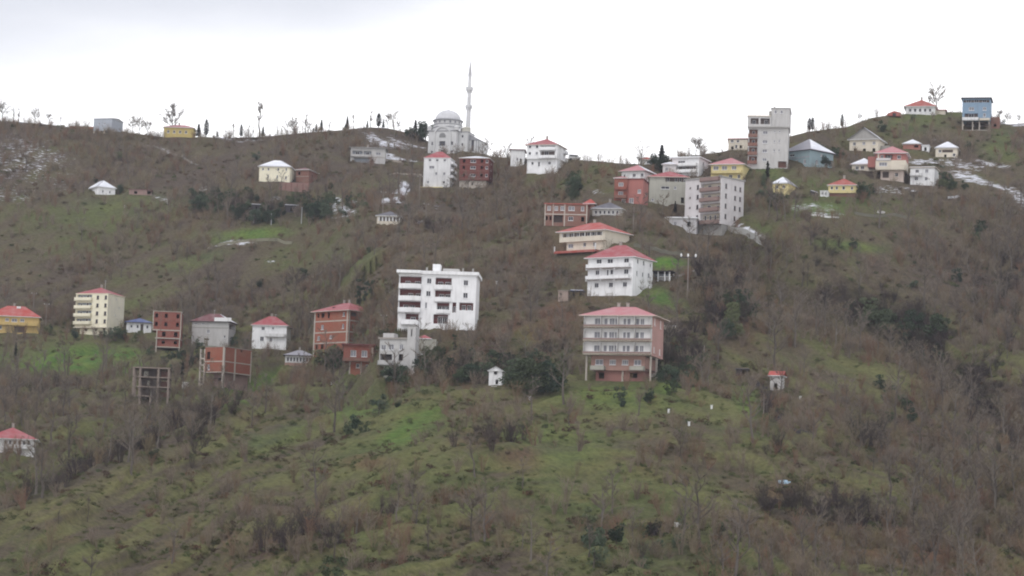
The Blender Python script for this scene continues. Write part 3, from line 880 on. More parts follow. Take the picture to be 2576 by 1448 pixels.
h = House('apartment_building', 'white block with rounded balconies and flat roof, cut into the slope in mid hillside', 'apartment building', 999, 1194, 1203, 692, 829, D=13, group=LOW, base_at=(1100, 826))
r1, r2, r3, r4, p1_, p2_, p3_, p4_ = zs_(h, 180, 735, 205, 335, 460, 582, 330, 455, 575, 700)
def lg(a, b, zp, zt, n, g=GLASS): return ('l', a, b, zp, zt - .15, 1.6, [(f, 1.3, 1.9) for f in n])
fr = [lg(.01, .29, p1_, r1 + .1, (.35, .8)), lg(.01, .29, p2_, r2 + .1, (.5, .85)), lg(.01, .29, p3_, r3 + .1, (.3, .6)), lg(.1, .27, p4_, r4, (.55,)),
      lg(.47, .68, p1_, r1, (.3, .75)), lg(.47, .675, p2_, r2, (.4, .8)), lg(.50, .66, p3_, r3, (.2, .55, .85)), lg(.46, .65, p4_ + .4, r4, (.45, .75)),
      ('w', .39, r1 - 1.1, 1.2, 1.4), ('w', .385, r2 - 1.1, 1.2, 1.4), ('w', .36, r3 - 1.0, .6, 1.6, LG), ('w', .865, r1 - 1.3, 1.2, 1.4), ('w', .865, r2 - 1.3, 1.2, 1.4),
      ('l', .70, .75, p3_ + .2, r3, 1.2, [(.5, .5, 1.6)]), ('l', .79, .97, p3_ + .9, r3, 1.6, [(.3, 1.0, 1.3), (.7, 1, 1.3)])]
fr += [('b', 0, .29, z, 1.5, 1.15, WHITE2, None, .45) for z in (p1_, p2_, p3_)] + [('b', .05, .27, p4_, 1.5, 1.15, WHITE2, None, .4)]
fr += [('b', .46, .69, z, .9, 1.1, WHITE2, None, .8) for z in (p1_, p2_)] + [('b', .49, .67, p3_, .9, .9, WHITE2, None, .8)]
h.block(mat=WHITE2, back=MAROON, front=fr, z1=h.H)
h.flat(mat=WHITE2, ov=.55, th=.85)
h.part('canopy', WHITE2, (-.55, h.W * .29, -1.9, -.56, h.H + .05, h.H + .8))
h.part('roof_hut', WHITE2, (h.W * .42, h.W * .52, 2, 6, h.H + .855, h.H + 2.9))
h.part('roof_hut', GREYL, (h.W * .55, h.W * .76, 3, 9, h.H + .855, h.H + 1.9))
for xf in (.33, .8, .93): h.part('vent', GREYP, (h.W * xf, h.W * xf + .4, 3, 3.4, h.H + .855, h.H + 2.1))

h = House('unfinished_building', 'unfinished orange brick block with red roof and pale concrete bands', 'apartment building', 786, 873, 948, 780, 892, D=12, group=LOW, yaw=1)
b1, b2, b3, w0, w3 = zs_(h, 530, 970, 632, 745, 850, 565, 880)
bands = [('band', z, .35, CONCL) for z in (b1, b2, b3)]
h.block(mat=BRKO, front=bands + [('col', .02, .5, CONCL), ('col', .97, .5, CONCL), ('o', .12, w0, .8, 1.2), ('o', .25, w0, 1.3, 1.4), ('o', .42, w0, .8, 1.8), ('w', .86, w0, 1, 1.2),
   ('w', .25, b2 + 1.8, 1.1, 1.4, LG), ('w', .85, b2 + 1.8, .9, 1.4, LG), ('w', .15, b3 + 1.7, 1.1, 1.3, LG), ('w', .5, b3 + 1.9, .9, 1.0, LG), ('o', .1, w3, .8, 1.3), ('o', .26, w3, 1.1, 1.5)],
   side=bands + [('col', .03, .5, CONCL), ('col', .97, .5, CONCL), ('l', .08, .34, w0 - .5, w0 + .7, 1.2), ('o', .9, b2 + 2.0, .9, .5), ('o', .5, b3 + 1.9, 1.1, .7), ('o', .15, b2 + 1.8, .8, 1.2)])
h.hip(759, mat=ROOF_R, ov=.9, edge=PINKW, chimney=2)
h.part('roof_hatch', DARK, (h.W * .4, h.W * .4 + .8, 1.6, 2.2, h.H + .9, h.H + 1.5))

h = House('brick_house', 'small dark red brick house with two white windows below the orange block', 'house', 862, 937, 943, 869, 941, D=8, group=LOW)
m1, = zs_(h, 885, 1175, 1050)
h.block(z0=m1, mat=BRK, x0=-.0, front=[('w', .33, m1 + 2.1, 1.5, 1.7, LG), ('w', .70, m1 + 2.1, 1.5, 1.7, LG), ('b', -.02, .98, m1 + .1, 1.0, .7, BRKB, CONC)])
h.block(x0=h.W * .2, x1=h.W * .93, y0=.7, z1=m1 - .05, mat=BRKO, name='lower_wall', front=[('w', .4, m1 - 1.1, .9, 1.1), ('w', .85, m1 - 1.3, 1.0, 1.2), ('col', .03, .35, CONCL), ('col', .55, .3, CONCL)])
h.part('column', CONCL, (h.W - .5, h.W, -.6, -.1, -3, h.H - .6))
h.flat(mat=MAROON, ov=.6, th=.3)

h = House('concrete_house', 'bare grey concrete house with a dark balcony opening beside the dark brick house', 'house', 952, 1022, 1046, 853, 948, D=9, group=LOW)
f1, f2, f3 = zs_(h, 820, 1200, 965, 1085, 1035)
h.block(z0=f2, mat=GREYL, back=DARK, front=[('w', .14, f1 + 1.5, 1.3, 1.3, LG), ('w', .42, f1 + 1.6, 1.4, 1.4, LG), ('w', .78, f1 + 1.6, 1.0, 1.4, LG), ('l', .03, .46, f2 + 1.3, f1 - .15, 2.0), ('o', .78, f2 + 2.0, 1.1, 1.6),
    ('b', -.02, .5, f2 + .2, 1.1, .9, GREYL)])
h.block(x0=1, y0=1.0, z1=f2 - .02, mat=GREYG, name='lower_wall', front=[('o', .3, f2 - 1.6, 1.6, 1.8), ('o', .6, f2 - 1.6, 1.2, 1.6)])
h.block(x0=h.W + .01, x1=h.W + 2.1, y0=-.5, y1=3.0, z1=h.H + 3.0, mat=GREYL, name='stair_tower', slabs=False, front=[('o', .5, h.H + 1.6, .3, 1.8)])
h.flat(mat=CONC, ov=.35, th=.4, x1=h.W - .1)
h.part('upstand', GREYL, (h.W * .05, h.W * .45, 1.5, 5, h.H + .41, h.H + 1.6))

h = House('house', 'low grey house with small red roof tucked behind the bare concrete house', 'house', 1048, 1095, 1100, 853, 910, D=8, group=LOW, base_at=(1075, 888))
h.block(mat=GREYG, front=[('w', .35, h.H * .45, 1, 1.4, LG), ('o', .3, h.H * .12, 1.8, 1.6)])
h.hip(h=1.0, mat=ROOF_R, x0=0, x1=h.W * .7, ov=.3, z=h.H + .01)

h = House('long_house', 'low long house with grey roof and white porch posts below the white red-roofed house', 'house', 717, 786, 790, 896, 918, D=7, group=LOW)
h.block(mat=WHITE, front=[('w', .1 + .115 * i, h.H * .58, .8, h.H * .5) for i in range(8)])
h.hip(883, mat=ROOF_G, ov=.7, edge=DARK)
h.part('plinth', paint('pink_plinth', (.35, .22, .18)), (-.1, h.W + .1, -.12, -.02, -3, .5))

h = House('white_house', 'white two-storey house with red pyramid roof between the grey house and the long low house', 'house', 633, 719, 730, 820, 880, D=9, group=LOW, base_at=(680, 876))
h.block(mat=WHITE2, front=[('w', .31, h.H * .88, 1.1, 1.1), ('w', .6, h.H * .9, .8, .8, LG), ('w', .29, h.H * .44, 1.3, 1.5), ('w', .55, h.H * .42, 1.0, 1.3, LG), ('w', .88, h.H * .6, 1.0, 1.2, LG), ('b', .4, .97, h.H * .55, 1.0, .9, WHITE)])
h.hip(797, mat=ROOF_R, ov=.6)
h.part('aerial', METAL, (h.W * .6, h.W * .6 + .08, 4, 4.08, h.H + 1, h.H + 4.2), (h.W * .6 - .3, h.W * .6 + .4, 4.01, 4.07, h.H + 4.0, h.H + 4.08))

h = House('grey_house', 'windowless grey house with maroon roof half covered in snow', 'house', 481, 573, 591, 810, 873, D=9, group=LOW)
zt, = zs_(h, 515, 755, 575)
h.block(mat=GREYL, front=[('w', .10, h.H * .93, 1.2, .6, LG), ('w', .3, h.H * .93, 1.0, .6, LG), ('w', .45, h.H * .62, 1.0, 1.2, LG), ('o', .42, h.H * .3, 1.4, .5), ('w', .9, h.H * .42, .6, .9), ('band', zt, .3, GREYP)],
   side=[('l', .1, .9, zt, h.H * .95, 1.5)])
h.hip(790, mat=ROOF_M, ov=.7, snow=('right',), edge=DARK)
h.part('roof_panel', WHITE2, (h.W * .62, h.W + 1.0, -1.0, -.8, h.H + .2, h.H + 1.4))
h.part('aerial', METAL, (h.W * .5, h.W * .5 + .1, 4, 4.1, h.H + 1, h.H + 4.4), (h.W * .5 - .3, h.W * .5 + .4, 4.01, 4.09, h.H + 4.1, h.H + 4.18))

h = House('unfinished_building', 'red-orange brick shell on tall pale columns just below the grey maroon-roofed house', 'unfinished building', 499, 560, 630, 872, 975, D=13, group=LOW, yaw=1)
f1, f2, f3 = zs_(h, 770, 1170, 915, 1020, 770)
bd = [('band', f1, .3, CONCL), ('band', f2, .3, CONCL)]
h.block(x0=h.W * .22, z0=f2, mat=BRKO, front=bd + [('o', .18, f1 + 1.9, 1.2, 2.2), ('w', .2, f2 + 1.6, 1.0, 1.6, LG), ('col', .98, .6, CONCL, -4, h.H)],
   side=bd + [('col', .02, .4, CONCL, -4, h.H - .2), ('col', .40, .6, CONCL, f2 - 2, h.H - .2), ('col', .98, .4, CONCL, f2 - 2, h.H - .3), ('o', .62, h.H - .5, .8, .7)])
h.block(x0=h.W * .4, x1=h.W - 1, y0=2.5, z1=f2 - .02, mat=paint('pink_block', (.32, .22, .20), .4), name='lower_wall', front=[('o', .5, f2 * .6, 1.0, 1.0)])
for xf in (.0, .17): h.part('column', CONCL, (h.W * xf, h.W * xf + .45, 0, .5, -4, h.H - .5))
for k in range(6): h.part('beam', CONCL, (.46, h.W * .17 - .01, .05, .45, -1 + k * 1.9, -.6 + k * 1.9))
h.part('column', CONCL, (h.W - .5, h.W, -.12, .4, -4, f2 - .01))
h.flat(mat=CONC, ov=.1, th=.2, x0=h.W * .22)

h = House('unfinished_building', 'narrow red brick shell with rows of dark square window holes', 'unfinished building', 382, 452, 457, 785, 882, D=9, group=LOW)
f1, f2, f3, wa, wb, wc, wd = zs_(h, 420, 805, 600, 690, 510, 460, 545, 645, 725)
h.block(z0=f1 - .3, mat=BRK, front=grid('o', (.12, .46, .88), (wa, wb), .95, 1.35) + [('band', f1 - .3, .35, CONCL), ('band', f3, .2, BRKB), ('col', .005, .3, CONCL), ('col', .28, .2, BRKB), ('col', .995, .3, CONCL)])
h.block(x0=h.W * .15, z0=f2 + .36, z1=f1 - .31, mat=BRK, name='middle_wall', front=grid('o', (.3, .8), (wc,), 1.1, 1.6) + [('col', .99, .35, CONCL), ('col', .01, .3, CONCL)], slabs=False)
h.block(x0=h.W * .16, y0=.5, z0=1.2, z1=f2, mat=BRK, name='lower_wall', front=grid('o', (.28, .8), (wd,), 1.0, 1.1), slabs=False)
h.part('floor_slab', CONCL, (h.W * .10, h.W, -.2, h.D, f2 + .01, f2 + .35))
h.part('floor_slab', CONCL, (h.W * .12, h.W, -.1, h.D, .9, 1.19))
for xf in (.14, .96): h.part('column', CONCL, (h.W * xf, h.W * xf + .3, -.15, .2, -4, f2 - .01))
h.flat(mat=CONCL, ov=.15, th=.2)

h = House('low_house', 'low white house with blue roof beside the tall cream block', 'house', 318, 380, 383, 813, 836, D=8, group=LOW)
h.block(mat=WHITE, front=[('w', .2, h.H * .6, .8, 1.0), ('w', .45, h.H * .6, .8, 1.2), ('l', .56, .68, h.H * .1, h.H * .9, 1.0), ('w', .84, h.H * .6, .8, 1.2)])
h.hip(802, mat=ROOF_BL, ov=.8, edge=DARK)

h = House('apartment_building', 'tall cream five-storey block with small red roof and white balconies at left', 'apartment building', 187, 267, 309, 738, 844, D=11, group=LOW)
bt, t1, t2, t3, t4, t5, wb = zs_(h, 225, 660, 580, 262, 345, 428, 510, 600, 600)
fr = []
for t in (t1, t2, t3, t4):
    fr += [('w', .68, t, .9, 1.3, dict(frame=DFRAME)), ('w', .93, t, .9, 1.3, dict(frame=DFRAME)), ('l', .03, .5, t - .9, t + .95, .9, [(.65, .9, 1.7), (.25, .8, 1.5)])]
fr += [('b', -.02, .52, t - .95, .9, .95, CREAM) for t in (t1, t2, t3, t4)]
h.block(z0=bt + .3, mat=CREAM, back=GREYB, front=fr, side=[('w', .5, t1, .4, .6, LG), ('w', .5, t3, .4, .6, LG), ('w', .68, t2, .4, .6, LG), ('w', .68, t4, .4, .6, LG)])
h.part('floor_slab', CREAM2, (-.3, h.W + .1, -.5, h.D, bt, bt + .29))
h.block(x0=h.W * .14, y0=.6, z1=bt - .02, mat=CREAM, name='lower_wall', front=[('o', .22, wb + .1, .9, .9), ('o', .58, wb + .1, .9, .9), ('o', .88, wb + .1, .9, .9)], slabs=False)
h.hip(722, mat=ROOF_R, ov=.15, edge=CREAM, x1=h.W + .1)
h.part('aerial', METAL, (h.W * .7, h.W * .7 + .1, 4, 4.1, h.H + 1.5, h.H + 5), (h.W * .7 - .3, h.W * .7 + .4, 4.01, 4.09, h.H + 4.7, h.H + 4.78))

h = House('yellow_house', 'yellow house with bright red roof at the left edge', 'house', -25, 96, 100, 799, 839, D=10, group=LOW)
h.block(mat=YELLOW, front=[('w', .5, h.H * .78, 1.8, 1.1, LG), ('w', .66, h.H * .8, 1.4, 1.0, LG), ('w', .22, h.H * .3, 1, 1.2), ('l', .5, .72, .1, h.H * .42, 1.5), ('w', .35, h.H * .8, 1.2, 1.0, LG), ('b', .2, .98, h.H * .47, 1.3, .9, YELLOW)])
h.hip(773, mat=ROOF_B, ov=.8, chimney=1)
h.part('water_tank', WHITE2, (h.W * .52, h.W * .60, 3.5, 4.3, h.H + 3.1, h.H + 3.8))

h = House('unfinished_building', 'open concrete skeleton of slabs and columns below the green meadow', 'unfinished building', 330, 425, 430, 924, 1022, D=9, group=LOW)
lv = zs_(h, 970, 1390, 975, 1075, 1180, 1280)
for i, z in enumerate(lv):
    h.part('floor_slab', CONCB, (h.W * (0 if i == 0 else .13), h.W * (1 if i < 3 else .55), 0, h.D, z - .3, z))
    zl = lv[i + 1] if i < 3 else -3
    for xf in ((.03, .2, .68, .95) if i < 3 else (.22, .5)):
        for y in (.1, 4.3, 8.4):
            if i == 3 and y > 1: continue
            h.part('column', CONCB, (h.W * xf - .25, h.W * xf + .25, y, y + .45, zl, z - .31))
    if i < 3:
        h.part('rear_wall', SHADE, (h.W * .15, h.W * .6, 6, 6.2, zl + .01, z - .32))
        h.part('infill_wall', GREYG, (h.W * (.28 + .1 * i), h.W * (.40 + .05 * i), 3, 3.2, zl + .01, z - .9))
        h.part('infill_wall', BRKB, (h.W * .72, h.W * .90, 5, 5.2, zl + .01, z - .6 - .3 * i))
for xf in (.68, .95): h.part('column', CONCB, (h.W * xf - .25, h.W * xf + .25, .1, .55, -4, lv[3] - .01))

h = House('white_tank', 'small white tank hut right of the concrete skeleton', 'hut', 458, 470, 474, 962, 977, D=2)
h.block(mat=WHITE, slabs=False, front=[('o', .5, h.H * .45, .5, .6)]); h.flat(mat=WHITE2, ov=.1, th=.15)

h = House('white_house', 'white house with red hip roof cut by the left edge, lowest on the hill', 'house', -30, 84, 88, 1107, 1150, D=11, group=LOW)
h.block(mat=WHITE2, front=[('w', .38 + .1 * i, h.H * .8, .7, 1.2) for i in range(6)] + [('w', .4, h.H * .28, 1.0, 1.3, LG), ('w', .7, h.H * .28, 1.0, 1.2, LG), ('b', .35, .95, h.H * .5, 1.0, .8, WHITE)])
h.hip(1078, mat=ROOF_R, ov=.9)

h = House('stone_hut', 'small pinkish stone hut left of the white four-storey block', 'hut', 1404, 1428, 1433, 731, 757, D=4)
h.block(mat=paint('pinkish_stone', (.36, .28, .24), .4), slabs=False, front=[('o', .25, h.H * .7, .5, .6)]); h.flat(mat=CONC, ov=.2, th=.15)
h = House('lean_to', 'dark lean-to shelter with a bluish sheet roof between the stone hut and the white block', 'shed', 1436, 1466, 1470, 731, 744, D=3)
for xf in (0, .5, .95): h.part('post', DARK, (h.W * xf, h.W * xf + .12, 0, .12, -1.5, h.H))
h.part('rear_wall', DARK, (0, h.W, 2.8, 2.95, -1, h.H - .02))
h.flat(mat=ROOF_BL, ov=.3, th=.1, snow=True)

h = House('red_roofed_shed', 'little pale shed with a single red roof slope alone on the right-hand slope', 'shed', 1937, 1966, 1973, 946, 980, D=4)
h.block(mat=GREYL, slabs=False, front=[('o', .5, h.H * .25, .8, 1.4)])
h.hip(h=1.2, mat=ROOF_B, ov=.5, gable=True, gmat=DARK)
h = House('white_cabin', 'small white two-storey cabin half hidden in dark bushes in the lower middle', 'house', 1229, 1262, 1268, 934, 968, D=4.5, group=LOW)
h.block(mat=WHITE2, slabs=False, front=[('o', .5, h.H * .88, .7, .8), ('o', .62, h.H * .22, .6, 1.1)])
h.part('porch', WHITE2, (h.W * .25, h.W * .7, -1.3, -.02, -1.2, -.4))
h.hip(h=1.1, mat=ROOF_D, ov=.35, gable='front', gmat=WHITE2)
h = House('dark_shed', 'dark plank shed left of the little red-roofed shed', 'shed', 1852, 1880, 1884, 928, 945, D=4)
h.block(mat=DARK, slabs=False, front=[('o', .7, h.H * .5, 1.0, 1.2)]); h.flat(mat=ROOF_D, ov=.3, th=.12)
h = House('low_wall', 'short pale wall right of the roof of the pink-roofed block', 'wall', 1671, 1701, 1703, 820, 828, D=.5)
h.part('coping', WHITE2, (-.05, h.W + .05, -.06, .56, h.H, h.H + .12)); h.part('masonry', CREAM2, (0, h.W, 0, .5, -1, h.H - .002))

# ---- middle right cluster
h = House('apartment_building', 'tall lilac-white block with brown balcony fronts standing on a grey basement', 'apartment building', 1720, 1811, 1869, 443, 592, D=11, group=HIGH)
t1, t2, t3, t4 = zs_(h, 478, 1070, 560, 660, 762, 868)
q1, q2, q3, q4, q5, zbs = zs_(h, 478, 1070, 500, 610, 712, 815, 925, 950)
fr = [('w', .14, t, .5, .5, dict(frame=DFRAME)) for t in (t1, t2, t3, t4)] + [('w', .35, t, .85, 1.4, dict(frame=DFRAME)) for t in (t1, t2, t3, t4)]
fr += [('l', .44, .985, q - .0, q + 2.35, 1.5, [(.3, 1.2, 1.9), (.75, .9, 1.6)]) for q in (q2, q3, q4)] + [('l', .44, .985, q5 + .1, q5 + 2.6, 1.5, [(.12, .8, 2), (.37, .8, 2), (.62, .8, 2), (.87, .8, 2)])]
fr += [('b', .44, .97, q, .8, 1.05, BROWN) for q in (q1 - .2, q2, q3, q4, q5 - .5)]
sd_ = []
for t in (t1, t2, t3, t4): sd_ += [('w', .22, t, .9, 1.5, dict(frame=DFRAME)), ('w', .62, t - .15, .9, 1.4, dict(frame=DFRAME)), ('w', .84, t - .2, .9, 1.4, dict(frame=DFRAME))]
h.block(z0=zbs, mat=LILAC, back=CREAM2, front=fr, side=sd_ + [('col', .45, .12, LILAC)])
h.block(x0=h.W * .3, y0=1.0, x1=h.W - .3, y1=h.D - .5, z0=-6, z1=zbs - .02, mat=GREYP, name='basement_wall', front=[('o', .2, zbs - 1.4, .5, 1.4)], side=[('o', .3, zbs - 1.6, .5, 1.5)])
h.flat(mat=GREYP, ov=.35, th=.35)
h = House('low_building', 'low white building with a snowy flat roof below the tall lilac-white block', 'outbuilding', 1675, 1752, 1756, 549, 576, D=6, group=HIGH)
h.block(mat=paint('pale_stone', (.50, .49, .50), .4), front=[('w', .3, h.H * .5, 1.0, 1.2, LG), ('o', .75, h.H * .45, 1.2, 1.6)], slabs=False); h.flat(mat=WHITE, ov=.4, th=.25, snow=True)

h = House('apartment_building', 'greenish grey block with red roof, just left of the tall lilac-white block', 'apartment building', 1632, 1728, 1732, 446, 516, D=11, group=HIGH)
a1, a2, a3 = zs_(h, 490, 770, 513, 595, 720)
h.block(mat=GREYG, front=[('l', .42, .97, a1 - .6, a1 + .9, 1.2, [(.12, .7, 1.3), (.5, .7, 1.3), (.7, .6, 1.3), (.9, .6, 1.3)]), ('w', .42, a2, 2.6, .9), ('o', .88, a3, .9, 1.8), ('w', .68, a2, .8, .9, LG), ('w', .1, a3, .8, .8, LG)])
h.hip(431, mat=ROOF_R, ov=.7, edge=PINKW)

h = House('red_house', 'salmon red three-storey house with a stepped left wing, left of the greenish grey block', 'house', 1578, 1617, 1630, 450, 514, D=10, group=HIGH)
h.block(mat=SALMON, front=[('w', .75, h.H * .52, 1.0, 1.2, LG), ('w', .25, h.H * .15, 1.4, 1.6, LG)], side=[('w', .5, h.H * .5, .9, 1.1, LG)])
h.block(x0=-h.W * .85, x1=-.02, y0=-.6, y1=6, z1=h.H * 1.02, mat=BRK, name='wing_wall', front=[('w', .5, h.H * .78, 1.5, 1.2, LG), ('w', .5, h.H * .42, 1.5, 1.2, LG), ('w', .75, h.H * .12, 1.2, 1.2), ('b', .1, 1, h.H * .58, 1.0, .8, BRK), ('b', .1, 1, h.H * .24, 1.0, .8, BRKB)])
h.flat(mat=MAROON, ov=.3, th=.25)
h.hip(h=.8, mat=ROOF_R, x0=-h.W * .85, x1=-.1, y0=-.6, y1=6, z=h.H * 1.02 + .01, ov=.4)

h = House('cream_house', 'white house with snow patches on its pink hip roof, above the salmon red house', 'house', 1563, 1620, 1650, 430, 462, D=10, group=HIGH)
h.block(mat=WHITE, front=[('w', .12, h.H * .65, .7, 1.2), ('w', .55, h.H * .7, 1.1, 1.1), ('w', .9, h.H * .7, 1.0, 1.2)], side=[('w', .5, h.H * .7, 1.0, 1.1)])
h.hip(416, mat=ROOF_P, ov=.9, snow=('right',), edge=GREYP)
h = House('small_red_roof_house', 'small house with red roof beside the big conifer on the skyline', 'house', 1609, 1640, 1646, 402, 413, D=7, group=RIDGE)
h.block(mat=WHITE, front=[('w', .7, h.H * .5, 1, 1)], slabs=False); h.hip(h=1.2, mat=ROOF_O, ov=.5)

h = House('villa', 'white three-level villa with snow on its roof, right of the big conifer', 'house', 1690, 1757, 1781, 396, 442, D=9, group=HIGH)
u1_, u2_, u3_ = zs_(h, 262, 470, 310, 388, 430)
h.block(mat=WHITE2, front=[('w', .35, u1_, 2.4, 1.1, dict(bars=2)), ('l', .2, .9, u2_ - 1.0, u2_ + .9, 1.3, [(.3, 1.2, 1.7), (.7, 1.2, 1.7)]), ('b', .05, .97, u1_ - 1.2, 1.4, .9, WHITE2), ('b', .0, .97, u2_ - 1.1, 1.4, .9, WHITE2)],
   side=[('w', .5, u1_, 1.4, 1.3), ('w', .5, u2_, 1.2, 1.3)])
h.flat(mat=WHITE, ov=.8, th=.3, snow=True)
h = House('pink_house', 'low lilac house with snowy pink roof between the big conifer and the villa', 'house', 1667, 1700, 1708, 414, 436, D=7, group=HIGH)
h.block(mat=LILAC, front=[('w', .3, h.H * .5, 1.0, 1.2, LG)]); h.hip(h=1.1, mat=ROOF_P, ov=.5, snow=('front',))
h = House('yellow_building', 'wide pale yellow house with pink hip roof below the grey tower block', 'house', 1788, 1868, 1889, 413, 456, D=11, group=HIGH)
h.block(mat=YELLOW2, front=[('w', .15, h.H * .82, 1.8, 1.3, LG), ('w', .42, h.H * .82, 1.8, 1.3, LG), ('w', .72, h.H * .82, 1.6, 1.2, LG), ('w', .3, h.H * .3, 1.2, 1.2), ('w', .62, h.H * .3, 1.2, 1.2), ('w', .88, h.H * .3, 1, 1.2), ('b', .02, .98, h.H * .5, .9, .8, YELLOW2)])
h.hip(396, mat=ROOF_P, ov=.8, snow=('back',), edge=WHITE)
h = House('ridge_house', 'plain cream house with thin red roof edge left of the grey tower block', 'house', 1832, 1880, 1882, 350, 376, D=8, group=RIDGE)
h.block(mat=CREAM2, front=[('w', .2, h.H * .82, 1.0, .9), ('w', .5, h.H * .82, .9, .8), ('o', .22, h.H * .15, .8, 1.0), ('o', .66, h.H * .28, .8, 1.0), ('w', .42, h.H * .28, .8, 1.2)]); h.flat(mat=ROOF_O, ov=.3, th=.2, slope=.03)

h = House('tower_block', 'tall plain grey tower block with a stepped roof standing above the yellow house', 'apartment building', 1881, 1981, 1984, 320, 424, D=11, group=HIGH, base_at=(1930, 424))
fl3 = [h.H - 2.9 - 2.9 * k for k in range(4)]
h.block(mat=GREYL, back=BRKB, front=[('l', .02, .23, z + .1, z + 2.3, 1.3, [(.5, .9, 1.7)]) for z in fl3] + [('w', .42, h.H - 1.6, 1.6, 1.1, LG), ('w', .42, h.H - 4.6, 1.6, 1.1, LG), ('w', .42, h.H - 7.6, 1.6, 1.1, LG), ('w', .42, h.H - 10.4, 1.4, 1.0, LG)] +
   [('w', x, z, .5, .8, LG) for x in (.66, .78) for z in (h.H - 1.2, h.H - 4.4, h.H - 7.4)] + [('l', .76, .97, .3, 2.4, 1.5)])
for z in fl3: h.part('balcony', BRKB, (-.1, h.W * .23, -.9, -.02, z - .25, z + .75))
h.block(x0=-.3, x1=h.W * .57, y0=-.9, y1=h.D, z0=h.H + .02, z1=h.H + 3.5, mat=GREYL, name='upper_wall', front=[('l', .12, .46, h.H + 1.0, h.H + 2.9, 1.6, [(.4, 1.2, 1.4)]), ('l', .54, .93, h.H + 1.0, h.H + 2.9, 1.6, [(.6, 1.2, 1.4)])], slabs=False)
h.block(x0=h.W * .57 + .02, x1=h.W + .35, y0=-.5, y1=h.D, z0=h.H + .02, z1=h.H + 6.2, mat=GREYL, name='upper_wall', front=[('w', .22, h.H + 5.1, .8, 1.0, LG), ('w', .55, h.H + 5.1, .8, 1.0, LG)], slabs=False)
h.part('floor_band', GREYP, (-.35, h.W + .4, -.97, -.91, h.H - .1, h.H + .25))
h.flat(mat=CREAM2, ov=.2, th=.3, z=h.H + 3.5, x0=-.3, x1=h.W * .54, y0=-.9)
h.flat(mat=GREYP, ov=.25, th=.2, z=h.H + 6.2, x0=h.W * .57, x1=h.W + .35, y0=-.5)
h.part('stair_hood', GREYP, (h.W * .50, h.W * .565, 1, 4, h.H + 3.85, h.H + 5.6))
h.part('vent', GREYP, (h.W * .62, h.W * .62 + .4, 1, 1.4, h.H + 6.41, h.H + 7.1))

h = House('blue_house', 'pale blue house with grey and snowy hip roof, right of the grey tower block', 'house', 1972, 2037, 2096, 376, 419, D=11, group=HIGH, yaw=-1)
h.W = h.W
h.block(mat=BLUE2, front=[('w', .3, h.H * .35, 1.2, 1.4, LG), ('w', .7, h.H * .35, 1.2, 1.4, LG), ('w', .5, h.H * .82, 1.2, .8, LG)], side=[('w', .2, h.H * .35, 1.1, 1.5, LG), ('w', .5, h.H * .35, 1.1, 1.5, LG), ('w', .8, h.H * .35, 1.1, 1.5, LG), ('band', h.H * .58, .4, GREYB), ('w', .3, h.H * .8, 2.0, .8)])
h.hip(346, mat=ROOF_G, ov=.7, snow=('front',), edge=DARK)

h = House('unfinished_house', 'low unfinished brown brick house with pale window frames, above the cream red-roofed house', 'unfinished building', 1369, 1476, 1483, 514, 568, D=9, group=HIGH)
e1, e2, e3 = zs_(h, 760, 970, 800, 865, 900)
h.block(z0=-.2, mat=BRKB, front=[('w', .1, e1, 1.0, 1.3, LG), ('w', .27, e1, 1.0, 1.3, LG), ('w', .42, e1, 1.2, 1.3, LG), ('w', .63, e1, 1.8, 1.3, LG), ('w', .89, e1, .9, 1.3, LG), ('band', e2, .3, CONCL), ('col', .47, .35, CONCL), ('col', .99, .3, CONCL), ('col', .01, .3, CONCL), ('col', .2, .25, CONCL),
   ('l', .2, .43, e3 - 1.2, e2 - .1, 2), ('o', .05, e3, .6, 1.2), ('o', .14, e3, .6, 1.2), ('w', .62, e3, 1.4, 1.2), ('o', .9, e3 - .1, .9, 1.4)])
for xf in (.1, .3, .5, .75): h.part('pillar', CONC, (h.W * xf, h.W * xf + .4, .4, .8, -4, -.22))
h.flat(mat=ROOF_O, ov=.3, th=.25)
h = House('red_roof_hut', 'little hut with orange-red roof behind the unfinished brown brick house', 'hut', 1470, 1496, 1500, 513, 522, D=4)
h.block(mat=BRKB, slabs=False, front=[('o', .5, h.H * .5, .6, .7)]); h.hip(501, mat=ROOF_B, ov=.5)
h = House('old_house', 'old low house with grey roof and peeling white walls', 'house', 1490, 1562, 1576, 525, 542, D=8, group=HIGH)
h.block(mat=paint('peeling_white', (.50, .49, .47), .7), front=[('w', .12 + .15 * i, h.H * .5, .8, 1.1) for i in range(6)], slabs=False)
h.hip(509, mat=ROOF_D, ov=.6)

h = House('cream_building', 'cream house with red roof and long glazed front, directly above the white four-storey block', 'house', 1405, 1520, 1583, 578, 628, D=12, group=HIGH)
g1, g2, g3 = zs_(h, 1015, 1215, 1035, 1115, 1145)
h.block(z0=g2, mat=CREAM2, front=[('l', .06, .95, g1 - .8, h.H - .25, 1.0, [(.1, 1.0, 1.2), (.22, .9, 1.2), (.36, .9, 1.2), (.48, .9, 1.2), (.62, .9, 1.2), (.73, .9, 1.2), (.87, .9, 1.2)])])
for k in range(8): h.part('post', WHITE, (h.W * (.06 + .125 * k), h.W * (.06 + .125 * k) + .18, -.06, .12, g1 - .79, h.H - .26))
h.block(x0=h.W * .12, y0=1.0, z0=.1, z1=g2 - .02, mat=CREAM2, name='lower_wall', front=[('w', .1, g3 - .2, 1.8, 1.2, LG), ('w', .45, g3, 1.0, 1.2), ('w', .7, g3, 1.0, 1.2)], slabs=False)
h.part('terrace', ROOF_O, (-.3, h.W * .9, -2.0, 1.0, -.6, .05))
